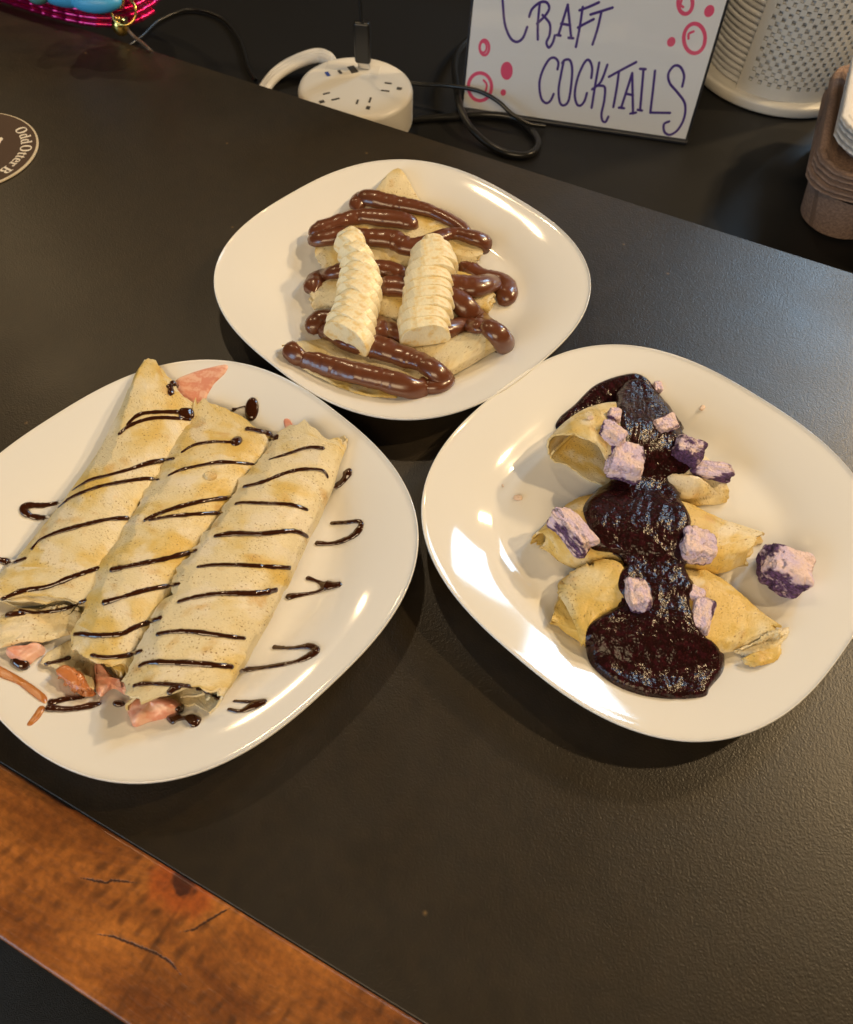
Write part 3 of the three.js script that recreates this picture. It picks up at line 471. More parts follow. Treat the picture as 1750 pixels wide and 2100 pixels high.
// ---------------------------------------------------------------- chocolate spread and bananas
{
  const t = group('chocolate_spread', 'thick glossy chocolate spread zigzagging over three crepes', 'chocolate spread');
  const lines = [[[686, 268, .95], [692, 236, 1.05], [745, 222, 1.1], [800, 238, 1.1], [880, 252, 1], [980, 272, .9], [1070, 308, .9], [1140, 348, .8], [1178, 382, .6]],
    [[500, 400, 1], [520, 370, 1.1], [600, 332, 1], [700, 305, 1], [800, 314, 1.15], [880, 322, 1.1], [958, 338, .8]],
    [[495, 410, 1], [560, 398, 1], [640, 385, 1], [760, 398, 1.05], [850, 408, 1.2], [915, 440, 1.1], [990, 420, 1], [1090, 376, .8], [1180, 394, 1], [1235, 412, 1], [1250, 432, .9]],
    [[1140, 488, .9], [1165, 525, 1.1], [1230, 560, .9], [1310, 575, .9], [1345, 615, 1.1], [1335, 660, 1.2], [1308, 678, 1]],
    [[500, 625, 1], [503, 592, 1.1], [560, 562, 1], [640, 540, 1], [760, 535, 1.1], [850, 545, 1.1], [910, 580, 1]],
    [[770, 612, 1.1], [850, 612, 1.25], [930, 622, 1.2], [1030, 615, 1.2], [1120, 605, 1.25], [1200, 615, 1.3], [1270, 600, 1.2], [1330, 615, 1]],
    [[1050, 650, 1], [1110, 660, 1.2], [1160, 695, 1.2], [1215, 740, 1], [1255, 785, 1], [1310, 820, 1.1], [1325, 855, 1.1], [1305, 880, .9]],
    [[1250, 792, .9], [1150, 790, 1.2], [1050, 815, 1.25], [950, 832, 1.2], [870, 828, 1.2], [810, 790, 1.2], [775, 760, 1.1]],
    [[498, 810, .9], [500, 775, 1], [540, 745, 1], [640, 760, 1], [740, 770, 1.2], [790, 800, 1.4], [800, 850, 1.2]],
    [[520, 790, 1], [580, 815, 1.1], [650, 855, 1.2], [760, 875, 1.3], [880, 915, 1.25], [990, 955, 1.1], [1060, 1005, 1], [1070, 1038, 1.1], [1000, 1050, 1.1], [900, 1035, 1.1], [800, 1012, 1.1], [680, 985, 1.1], [560, 945, 1.05], [470, 915, 1], [420, 890, 1], [370, 882, 1]]];
  const gs = [];
  for (const l of lines) { const g = strandGeo(drape(c3(l), 'middle', 4, .0074, 8), .72, .22, 20, .07, 1.1); gs.push(g); mesh('strand', g, M.spread, t); }
  gs.forEach(g => solid('middle', g)); settle(t);
}
{
  const half = (w, h, d, seed) => {                                     // half-moon banana slice standing on its flat side
    const prof = spline([[-.96, .08], [-1, .32], [-.88, .66], [-.5, .93], [-.05, 1], [.45, .94], [.86, .68], [1, .32], [.95, .07], [.5, 0], [0, .01], [-.5, 0]], 40, true);
    const s = new THREE.Shape(prof.map(([x, y], i) => new THREE.Vector2(x * w / 2 * (1 + .03 * noise(i * .4, seed)), y * h * (1 + .04 * noise(i * .4, seed + 9)))));
    const g = new THREE.ExtrudeGeometry(s, { depth: d - .0016, bevelEnabled: true, bevelThickness: .0008, bevelSize: .0008, bevelOffset: -.0008, bevelSegments: 2, curveSegments: 4 });
    g.translate(0, 0, -d / 2 + .0008); return planarUV(g);
  };
  const rows = [['banana slice in the narrow fanned row', 'slices of the narrow banana row', .58, [[385, 395, 230], [385, 475, 265], [425, 560, 280], [455, 640, 310], [465, 715, 340], [452, 790, 350], [440, 865, 345], [430, 935, 335], [405, 1010, 350], [385, 1085, 375], [375, 1160, 385]]],
    ['banana slice in the broad straight row', 'slices of the broad banana row', -.2, [[1045, 455, 215], [1040, 530, 340], [1045, 600, 385], [1025, 680, 385], [1005, 755, 385], [1005, 830, 385], [1005, 905, 385], [990, 985, 400], [975, 1065, 390], [975, 1140, 370]]]];
  for (const [label, grp, turn, list] of rows) list.forEach(([x, y, w], i) => {
    const [[px, py]] = cA([[x, y]]); const base = P(px, py, .0375); base.y = .0190 + (i === 0 ? -.001 : 0);
    const W = w * .2637 / 2790 * (i ? 1.04 : 1), H = (i ? .0195 : .015) + rnd(-.0007, .0007);
    const g = half(W, H, .0114, i * 3 + turn * 40);
    g.rotateX(-.10 + rnd(-.07, .07)); g.rotateZ(rnd(-.05, .05) + (turn > 0 ? -.06 : .05)); g.rotateY(-turn + rnd(-.07, .07)); g.translate(base.x, base.y, base.z);
    const row = label.slice(label.indexOf('in the') + 7);
    single('banana_slice', g, M.banana, i === 0 ? 'small tapered banana slice at the far tip of the ' + row : i === list.length - 1 ? 'banana slice showing its whole cut face at the end of the ' + row : label, 'banana slice', grp);
  });
}

// ---------------------------------------------------------------- blueberry sauce and cheese
{
  const rows = [[850, 172, 880, 172], [812, 192, 918, 198], [782, 235, 955, 240], [785, 290, 1000, 290], [800, 360, 1040, 370], [795, 420, 1060, 425], [775, 480, 1125, 480], [768, 540, 1075, 545], [785, 600, 1000, 598], [690, 640, 1020, 640], [646, 700, 1075, 710], [668, 780, 1085, 770], [662, 830, 1045, 830], [690, 868, 1048, 870], [785, 885, 1058, 905], [816, 925, 1062, 950], [797, 970, 1085, 990], [790, 1020, 1102, 1020], [815, 1075, 1080, 1090], [765, 1112, 1105, 1150], [685, 1160, 1130, 1215], [657, 1215, 1180, 1245], [662, 1295, 1222, 1310], [690, 1352, 1215, 1370], [780, 1422, 1165, 1432], [900, 1465, 1145, 1466], [1010, 1477, 1065, 1477]];
  const L = spline(c6(rows.map(r => [r[0], r[1]])), 150), R = spline(c6(rows.map(r => [r[2], r[3]])), 150), nu = 56, ns = 150, grid = [];
  for (let i = 0; i < ns; i++) { const row = []; for (let j = 0; j < nu; j++) { const u = j / (nu - 1), x = lerp(L[i][0], R[i][0], u), y = lerp(L[i][1], R[i][1], u); row.push(touch(x, y, 'right')?.p ?? P(x, y, .01)); } grid.push(row); }
  let cur = grid.map(r => r.map(p => p.clone()));
  for (let it = 0; it < 70; it++) { const nx = cur.map(r => r.map(p => p.clone())); for (let i = 1; i < ns - 1; i++) for (let j = 1; j < nu - 1; j++) nx[i][j].copy(cur[i - 1][j]).add(cur[i + 1][j]).add(cur[i][j - 1]).add(cur[i][j + 1]).multiplyScalar(.25); cur = nx; }
  const pos = [], uv = [], idx = [];
  const nrm = (i, j) => cur[i][Math.min(j + 1, nu - 1)].clone().sub(cur[i][Math.max(j - 1, 0)]).cross(cur[Math.min(i + 1, ns - 1)][j].clone().sub(cur[Math.max(i - 1, 0)][j])).normalize();
  for (const s of [1, 0]) for (let i = 0; i < ns; i++) for (let j = 0; j < nu; j++) {
    const p = cur[i][j].clone(), n = nrm(i, j); if (n.y < 0) n.negate(); n.lerp(V(0, 1, 0), .6).normalize();
    const d = Math.min(p.distanceTo(cur[i][0]), p.distanceTo(cur[i][nu - 1]), i < 16 ? i * .0006 : 1, p.distanceTo(cur[ns - 1][j]) * .9 + .0002), q = clamp(d / .009);
    const T = .0052 * Math.sqrt(1 - (1 - q) * (1 - q)) * (1 + .25 * fbm(p.x * 70, p.z * 70, 4)) + q * .0006 * fbm(p.x * 300, p.z * 300, 9);
    p.addScaledVector(n, s ? T : -.0005); pos.push(p.x, p.y, p.z); uv.push(p.x, p.z);
  }
  const B = ns * nu, q4 = (a, b, c, d) => idx.push(a, b, c, b, d, c);
  for (let i = 0; i < ns - 1; i++) for (let j = 0; j < nu - 1; j++) { const a = i * nu + j; q4(a, a + 1, a + nu, a + nu + 1); q4(B + a + 1, B + a, B + a + nu + 1, B + a + nu); }
  for (let i = 0; i < ns - 1; i++) { const a = i * nu, b = a + nu - 1; q4(B + a, a, B + a + nu, a + nu); q4(b, B + b, b + nu, B + b + nu); }
  for (let j = 0; j < nu - 1; j++) { const b = (ns - 1) * nu + j; q4(j + 1, j, B + j + 1, B + j); q4(b, b + 1, B + b, B + b + 1); }
  const g = geo(pos, idx, uv); fixOutward(g); solid('right', g);
  single('blueberry_sauce', g, M.jam, 'dark blueberry sauce poured across all three folded crepes', 'sauce');
}
function chunkGeo(w, h, d, seed, stain, box = .6) {
  const g = mergeVertices(new THREE.IcosahedronGeometry(1, 22).deleteAttribute('uv').deleteAttribute('normal')), p = g.attributes.position, col = [], q = V();
  for (let i = 0; i < p.count; i++) {
    q.fromBufferAttribute(p, i); const k = Math.pow(Math.pow(Math.abs(q.x), 7) + Math.pow(Math.abs(q.y), 7) + Math.pow(Math.abs(q.z), 7), -1 / 7), s = lerp(1, k, box) * (1 + .20 * fbm(q.x * 1.2 + seed, q.y * 1.2, q.z * 1.2, 2) + .035 * fbm(q.x * 7, q.y * 7 + seed, q.z * 7, 4) - .07 * smooth(.2, .3, fbm(q.x * 2 + 4, q.y * 2, q.z * 2 + seed)));
    const e = .5 + .5 * q.y, m = fbm(q.x * 2.2, q.y * 2.2 + seed, q.z * 2.2) + .5 * fbm(q.x * 9, q.y * 9, q.z * 9 + seed, 3), face = Math.max(smooth(.45, .75, q.x * Math.cos(seed) + q.z * Math.sin(seed)), .8 * smooth(.5, .8, q.x * Math.cos(seed + 2) + q.z * Math.sin(seed + 2)), smooth(.1, -.4, q.y)), c = smooth(-.02, .3, (.5 * m + stain * .6 - .42 + .85 * face));
    const pale = mix3([.80, .61, .58], [.68, .54, .70], clamp(.5 + 1.5 * fbm(q.x * 2 + 9, q.y * 2, q.z * 2 + seed))), dark = mix3([.045, .016, .05], [.15, .07, .2], clamp(.4 + 1.4 * fbm(q.x * 12, q.y * 12, q.z * 12, 2)));
    col.push(...mix3(pale, dark, c)); p.setXYZ(i, q.x * s * w / 2, q.y * s * h / 2, q.z * s * d / 2);
  }
  g.setAttribute('color', new THREE.Float32BufferAttribute(col, 3)); g.computeVertexNormals(); return planarUV(g);
}
{
  const list = [  // x, y in the photograph, width, height, depth in metres, turn, stain, label
    [c6([[772, 325]])[0], .009, .008, .010, .2, -.3, 'small pale lilac cheese crumb above the open crepe tube'],
    [c6([[765, 405]])[0], .017, .012, .013, .5, -.25, 'pinkish cheese chunk topmost on the rim of the open tube'],
    [c6([[812, 520]])[0], .022, .018, .022, .1, -.1, 'large rounded lilac cheese chunk at the mouth of the open tube'],
    [c6([[980, 360]])[0], .017, .009, .011, -.5, -.3, 'crumbly pink cheese piece at the edge of the upper sauce'],
    [c6([[1075, 470]])[0], .019, .014, .017, .4, .9, 'cheese chunk coated fully in dark blueberry sauce'],
    [c6([[1168, 552]])[0], .027, .011, .012, .18, .25, 'long dusky purple cheese chunk on the crepe shred'],
    [c6([[950, 208]])[0], .006, .006, .009, 0, -.4, 'tiny pink cheese bit at the top of the sauce pool'],
    [c6([[600, 800]])[0], .014, .016, .032, -.62, -.25, 'long upright lilac cheese slab leaning beside the sauce'],
    [c6([[1105, 855]])[0], .020, .015, .021, .1, -.2, 'pale lilac cheese chunk at the sauce edge near the crepe loop'],
    [c7([[866, 290]])[0], .014, .013, .021, -.15, .02, 'mauve cheese piece half sunk in the lower sauce'],
    [c7([[1128, 375]])[0], .012, .010, .022, .35, -.4, 'crumbly white cheese strip along the lower sauce edge'],
    [c7([[1108, 290]])[0], .010, .007, .009, .6, -.4, 'small white cheese crumb above the crumbly strip'],
    [c7([[1440, 222]])[0], .029, .021, .025, .35, -.02, 'large cheese cube with dark crust alone on the plate']];
  list.forEach(([[x, y], w, h, d, turn, stain, label], i) => {
    const t = touch(x, y, 'right'); const g = chunkGeo(w, h, d, i * 7.3 + 2, stain, i === 12 || i === 7 ? .95 : .78);
    g.rotateX(rnd(-.2, .2)); g.rotateZ(rnd(-.2, .2)); g.rotateY(-turn);
    g.translate(t.p.x, t.p.y + h * (i === 12 ? .1 : .12), t.p.z); 
    if (i === 12) { g.computeBoundingBox(); g.translate(0, .0049 - g.boundingBox.min.y, 0); }
    single('cheese_chunk', g, M.cheese, label, 'cheese', 'cheese chunks on the blueberry crepes');
  });
  [[c6([[380, 658]])[0], .006, .003], [c6([[1133, 290]])[0], .005, .002], [c6([[318, 607]])[0], .0022, .0014], [c6([[675, 332]])[0], .004, .003]].forEach(([[x, y], w, h], i) => {
    const t = touch(x, y, 'right'), g = chunkGeo(w, h, w * .6, 40 + i * 3, -2, .3); g.rotateY(i); g.translate(t.p.x, t.p.y + h * .35, t.p.z); g.deleteAttribute('color');
    single('cheese_crumb', g, M.crumb, ['beige crumb on the plate beside the open tube', 'brown crumb on the far plate rim', 'speck of crumb near the plate rim', 'white crumb on top of the open crepe tube'][i], 'crumb', 'crumbs on the blueberry plate');
  });
}

// ---------------------------------------------------------------- round power strip and its cords
const cable = (pts, r, seg = 160) => new THREE.TubeGeometry(new THREE.CatmullRomCurve3(pts, false, 'centripetal'), seg, r, 12, false);
{
  const t = group('power_strip', 'round white power strip with outlets behind the counter edge', 'power strip'), C = V(-.0985, -.05, -.791), R = .0585;
  const body = new THREE.LatheGeometry([[0, .0005], [R - .004, .0005], [R - .001, .003], [R, .006], [R, .0335], [R - .0012, .0365], [R - .004, .0385], [R - .008, .0392], [.02, .0395], [0, .0395]].map(a => new THREE.Vector2(...a)), 96); body.translate(C.x, C.y, C.z); mesh('body', body, M.whitePlastic, t);
  const foot = new THREE.CylinderGeometry(.006, .006, .004, 16); foot.translate(C.x + .05, -.0478, C.z + .03); mesh('foot', foot, M.whitePlastic, t);
  const top = -.05 + .0396, slot = (x, y, w, d, turn, name, m, h = .0006, into = t) => { const p = P(...cP([[x, y]])[0], top), g = new THREE.BoxGeometry(w, h, d); g.rotateY(turn); g.translate(p.x, top + .0001, p.z); mesh(name, g, m, into); };
  const pp = P(...cP([[955, 590]])[0], top), pg = new RoundedBoxGeometry(.056, .0010, .016, 2, .0004); pg.rotateY(-.08); pg.translate(pp.x - .006, top - .0004, pp.z + .001);
  const panel = mesh('port_panel', pg, phys({ color: lin(.68, .64, .56), roughness: .3 }), t);
  slot(680, 648, .0035, .0075, .5, 'usb_port', M.usb, .0006, panel); slot(788, 630, .003, .0065, .5, 'usb_port', M.slot, .0006, panel); slot(900, 608, .0075, .013, .5, 'usb_port', M.slot, .0006, panel);
  for (const [a, b, c] of [[[1210, 728], [1185, 795], [1308, 775]], [[940, 892], [1052, 875], [1035, 943]], [[670, 818], [750, 868], [630, 890]]]) {
    const k = a[0] === 940 ? Math.PI / 2 - .1 : a[0] === 670 ? .5 : -.1;
    slot(...a, .0072, .0018, k, 'outlet_slot', M.slot); slot(...b, .0085, .0018, k, 'outlet_slot', M.slot); slot(...c, .005, .0038, k, 'ground_hole', M.slot);
  }
  settle(t);
  const cord = group('flat_cord', 'ribbed flat white cord curving out of the power strip', 'cord');
  [-1, 0, 1].forEach(k => { const pts = [[735, 560, -.036], [700, 520, -.030], [600, 486, -.030], [400, 545, -.034], [230, 650, -.040], [130, 770, -.046], [60, 900, -.047]].map(([x, y, h]) => P(...cP([[x + k * 4, y + k * 28]])[0], h)); mesh('strand', cable(pts, .0042), M.whiteCord, cord); }); settle(cord);
  const usb = group('charging_cable', 'black charging cable plugged upright into the power strip', 'cable'), p = P(...cP([[1010, 600]])[0], top);
  const pl = new RoundedBoxGeometry(.0165, .040, .009, 3, .003); pl.rotateY(-.1); pl.translate(p.x - .002, top + .026, p.z); mesh('plug', pl, M.blackCord, usb);
  const tip = new RoundedBoxGeometry(.0125, .010, .005, 2, .0008); tip.rotateY(-.1); tip.translate(p.x - .001, top + .0055, p.z); mesh('plug_tip', tip, M.metal, usb);
  mesh('cord', cable([V(p.x - .002, top + .044, p.z), V(p.x - .003, top + .07, p.z - .001), V(p.x - .001, top + .11, p.z - .004), V(p.x + .010, top + .16, p.z - .01), V(p.x + .03, top + .22, p.z - .015)], .0019), M.blackCord, usb); settle(usb);
  const loop = [[-150, 520, -.046], [-60, 492, -.046], [20, 482, -.046], [110, 478, -.046], [250, 468, -.045], [370, 485, -.045], [440, 540, -.046], [462, 592, -.046], [425, 632, -.046], [350, 630, -.046], [260, 590, -.045], [185, 520, -.038], [145, 440, -.032], [128, 350, -.030], [122, 260, -.032], [150, 190, -.040], [230, 130, -.046], [330, 110, -.046]].map(([x, y, h]) => P(...cB([[x, y]])[0], h));
  single('coiled_cable', cable(loop, .0036, 240), M.blackCord, 'thick glossy black cable looped in front of the cocktail sign', 'cable');
  single('thin_cable', cable([[-120, 335, -.03], [0, 345, -.028], [110, 352, -.022], [220, 372, -.020], [300, 415, -.024], [355, 465, -.032], [420, 505, -.040], [490, 517, -.046]].map(([x, y, h]) => P(...cB([[x, y]])[0], h)), .0021), M.blackCord, 'thin black cable crossing the corner of the cocktail sign', 'cable');
  single('thin_cable', cable([[525, 165, -.0465], [510, 140, -.0465], [490, 80, -.0465], [450, 35, -.0465], [390, 20, -.0465], [330, 40, -.0465], [290, 75, -.0465], [262, 95, -.0465]].map(a => P(...a)), .002), M.blackCord, 'thin dark cable arching over the black back counter', 'cable');
}

// ---------------------------------------------------------------- cocktail sign
{
  const L = P(950, 219, -.0455), R = P(1406, 285, -.0455), w = L.distanceTo(R), ex = R.clone().sub(L).normalize(), back = V(0, 1, 0).cross(ex), lean = .21;
  const up = V(0, Math.cos(lean), 0).addScaledVector(back, Math.sin(lean) * (back.z < 0 ? 1 : -1)), nrm = ex.clone().cross(up), h = .30;
  const hit = ([x, y]) => { const d = fromPixel(x, y), t = L.clone().sub(EYE).dot(nrm) / d.dot(nrm), q = EYE.clone().addScaledVector(d, t).sub(L); return [q.dot(ex), q.dot(up)]; };
  const K = 4200, cv = document.createElement('canvas'); cv.width = Math.round(w * K); cv.height = Math.round(h * K); const c = cv.getContext('2d');
  c.fillStyle = '#f2f0ee'; c.fillRect(0, 0, cv.width, cv.height); c.lineCap = c.lineJoin = 'round';
  const to = q => { const [a, b] = hit(q); return [a * K, cv.height - b * K]; };
  const stroke = (pts, color, width) => { const s = spline(cS(pts).map(to), pts.length * 10); c.strokeStyle = color; c.lineWidth = width * K; c.beginPath(); s.forEach(([x, y], i) => i ? c.lineTo(x, y) : c.moveTo(x, y)); c.stroke(); };
  const straight = (a, b, col, wd) => stroke([a, [(a[0] + b[0]) / 2, (a[1] + b[1]) / 2], b], col, wd);
  const INK = '#43247f', W = .0024, PINK = '#f0557c';
  stroke([[345, -90], [335, -40], [340, 60], [352, 160], [385, 240], [425, 266], [465, 240], [492, 172]], INK, W);
  stroke([[560, 250], [560, 150], [572, 20]], INK, W); stroke([[505, 105], [525, 55], [575, 15], [615, 15], [632, 50], [610, 95], [555, 150]], INK, W); stroke([[590, 95], [635, 150], [635, 220], [615, 270], [630, 302], [655, 270], [668, 225]], INK, W);
  straight([750, 30], [690, 225], INK, W); straight([750, 30], [772, 240], INK, W); straight([708, 150], [765, 160], INK, W); straight([682, 222], [704, 226], INK, W); straight([755, 240], [785, 243], INK, W);
  stroke([[845, 45], [825, 180], [802, 298]], INK, W); stroke([[825, 65], [880, 45], [948, 15]], INK, W); stroke([[815, 175], [860, 150], [915, 122]], INK, W);
  stroke([[965, 70], [940, 180], [908, 282]], INK, W); stroke([[895, 92], [960, 72], [1035, 48]], INK, W);
  stroke([[685, 440], [690, 395], [665, 367], [630, 380], [590, 450], [570, 530], [580, 620], [610, 655], [640, 640], [660, 598]], INK, W);
  stroke([[725, 385], [708, 470], [692, 570], [700, 650], [725, 670], [755, 640], [772, 540], [778, 440], [765, 385], [735, 380], [715, 400]], INK, W);
  stroke([[900, 495], [905, 430], [885, 382], [855, 400], [815, 490], [795, 590], [805, 655], [828, 672], [855, 645], [872, 592]], INK, W);
  stroke([[950, 398], [925, 540], [902, 685]], INK, W); stroke([[1002, 412], [960, 520], [905, 568]], INK, W); stroke([[945, 545], [985, 555], [982, 640], [965, 720], [970, 765], [990, 775], [1008, 742]], INK, W);
  stroke([[1075, 460], [1060, 570], [1040, 680]], INK, W); stroke([[1012, 488], [1090, 445], [1185, 395]], INK, W);
  straight([1160, 465], [1090, 685], INK, W); straight([1160, 465], [1165, 722], INK, W); straight([1118, 595], [1165, 605], INK, W); straight([1075, 684], [1108, 688], INK, W); straight([1148, 722], [1184, 716], INK, W);
  stroke([[1232, 438], [1222, 560], [1210, 700]], INK, W); straight([1210, 437], [1245, 440], INK, W); straight([1195, 698], [1222, 703], INK, W);
  stroke([[1305, 450], [1290, 590], [1275, 715]], INK, W); straight([1275, 716], [1400, 718], INK, W);
  stroke([[1478, 550], [1490, 480], [1465, 425], [1425, 420], [1390, 470], [1400, 530], [1450, 590], [1495, 660], [1490, 750], [1450, 825], [1400, 857], [1365, 838], [1362, 790], [1395, 772]], INK, W);
  const ring = (x, y, a, b, wd) => stroke(Array.from({ length: 15 }, (_, i) => [x + a * Math.cos(i / 14 * 6.5), y + b * Math.sin(i / 14 * 6.5)]), PINK, wd);
  const dot = (x, y, r) => { const [p, q] = to(cS([[x, y]])[0]); c.fillStyle = PINK; c.beginPath(); c.ellipse(p, q, r * .3223 / 1900 * K, r * .3223 / 1750 * K, 0, 0, 7); c.fill(); };
  ring(220, 302, 30, 48, .0026); ring(212, 300, 22, 34, .002); ring(192, 552, 74, 88, .0034); stroke([[215, 510], [235, 540], [225, 590]], PINK, .0022); ring(362, 450, 26, 44, .004); dot(362, 450, 34); dot(340, 588, 17);
  ring(1498, 20, 46, 68, .0034); stroke([[1475, 0], [1468, 30], [1485, 45]], PINK, .002); dot(1650, 70, 27); dot(1408, 266, 23); ring(1556, 244, 68, 94, .0034); stroke([[1550, 200], [1520, 215], [1518, 245]], PINK, .0022);
  const map = new THREE.CanvasTexture(cv); map.colorSpace = THREE.SRGBColorSpace;
  const t = group('table_sign', 'white handwritten cocktail sign in a clear stand', 'sign'), B = new THREE.Matrix4().makeBasis(ex, up, nrm), mid = L.clone().addScaledVector(ex, w / 2).addScaledVector(up, h / 2);
  const put = (g, off) => g.applyMatrix4(B.clone().setPosition(mid.clone().addScaledVector(nrm, off)));
  mesh('paper', put(new THREE.BoxGeometry(w, h, .0006), 0), [0, 0, 0, 0, 1, 0].map(k => k ? std({ map, roughness: .55 }) : std({ color: lin(.8, .8, .8), roughness: .7 })), t);
  mesh('backing', put(new RoundedBoxGeometry(w + .006, h + .002, .003, 2, .001), -.0032), M.darkEdge, t);
  mesh('clear_cover', put(new THREE.PlaneGeometry(w + .004, h), .0022), M.acrylic, t);
  const foot = new RoundedBoxGeometry(w + .006, .004, .06, 2, .0015); foot.applyMatrix4(new THREE.Matrix4().makeBasis(ex, V(0, 1, 0), ex.clone().cross(V(0, 1, 0))).setPosition(L.clone().addScaledVector(ex, w / 2).setY(-.0479).addScaledVector(back, back.z < 0 ? .026 : -.026))); mesh('foot', foot, M.darkEdge, t);
  settle(t);
}

// ---------------------------------------------------------------- perforated caddy with a stack of lids
{
  const C = V(.372, -.05, -.944), R = .099, RW = .089, HH = .26;
  const t = group('lid_caddy', 'white perforated round caddy standing behind the cocktail sign', 'caddy');
  const base = new THREE.LatheGeometry([[0, .0004], [R - .003, .0004], [R, .003], [R, .010], [R - .002, .0125], [R - .006, .0135], [0, .0135]].map(a => new THREE.Vector2(...a)), 96); base.translate(C.x, C.y, C.z); mesh('base', base, M.caddy, t);
  // wall: diamond cells with diamond holes, plain bands below and beside
  const a0 = 1.86, a1 = -1.9, y0 = .0135, pos = [], idx = []; // angle from +z (towards the viewer) clockwise seen from above
  const at = (s, y, r) => { const a = s / RW; return [C.x + r * Math.sin(a), C.y + y, C.z + r * Math.cos(a)]; };
  const quad = (ps) => { const b = pos.length / 3; ps.forEach(p => pos.push(...p)); idx.push(b, b + 1, b + 2, b, b + 2, b + 3); };
  const wt = .0016; const both = (pts) => { quad(pts.map(([s, y]) => at(s, y, RW))); quad(pts.map(([s, y]) => at(s, y, RW - wt)).reverse()); };
  const S0 = -.067, S1 = .165, bandX = .010, bandY = .012, pX = .0104, pY = .0104;
  const gx0 = S0 + bandX, nx = Math.floor((S1 - gx0) / pX), gy0 = y0 + bandY, ny = Math.floor((HH - gy0 - .01) / pY);
  for (let s = S0; s < S1; s += .004) both([[s, y0], [s + .004, y0], [s + .004, gy0], [s, gy0]]);
  both([[S0, gy0], [gx0, gy0], [gx0, gy0 + ny * pY], [S0, gy0 + ny * pY]]);
  for (let i = 0; i < nx * 2; i++) for (let j = 0; j < ny * 2; j++) { // every half cell is a triangle-filled square quarter of a diamond
    const odd = (i + j) % 2, cx = gx0 + (i + .5) * pX / 2, cy = gy0 + (j + .5) * pY / 2, k = .56;
    const x0 = cx - pX / 4, x1 = cx + pX / 4, yy0 = cy - pY / 4, yy1 = cy + pY / 4;
    if (odd) { both([[x0, yy0], [x1, yy0], [x1, yy1], [x0, yy1]]); continue; }
    const h = .82; const inner = [[lerp(cx, x0, h), lerp(cy, yy0, h)], [lerp(cx, x1, h), lerp(cy, yy0, h)], [lerp(cx, x1, h), lerp(cy, yy1, h)], [lerp(cx, x0, h), lerp(cy, yy1, h)]], outer = [[x0, yy0], [x1, yy0], [x1, yy1], [x0, yy1]];
    for (let e = 0; e < 4; e++) { const f = (e + 1) % 4; both([outer[e], outer[f], inner[f], inner[e]]); quad([at(...inner[e], RW), at(...inner[f], RW), at(...inner[f], RW - wt), at(...inner[e], RW - wt)]); }
  }
  quad([at(S0, y0, RW), at(S0, y0, RW - wt), at(S0, HH - .02, RW - wt), at(S0, HH - .02, RW)]);
  const wall = geo(pos, idx); mesh('perforated_wall', wall, M.caddy, t);
  const rail = new THREE.TorusGeometry(RW - .001, .003, 10, 96); rail.rotateX(Math.PI / 2); rail.translate(C.x, C.y + HH, C.z); mesh('top_ring', rail, M.caddy, t); settle(t);
  const lid = new THREE.LatheGeometry([[0, .0006], [.074, .0006], [.0805, .0002], [.0826, .0008], [.0832, .0028], [.0828, .0050], [.0812, .0058], [.0792, .0054], [.076, .0026], [0, .0022]].map(a => new THREE.Vector2(...a)), 72);
  for (let k = 0; k < 30; k++) { const o = mesh(numbered('paper_lid'), lid, M.lid); o.position.set(C.x - .0005 + rnd(-.0006, .0006), -.0362 + k * .0061, C.z + rnd(-.0006, .0006)); tag(o, 'round white lid in the tall stack inside the perforated caddy', 'lid', 'lids stacked in the caddy'); scene.add(o); }
}

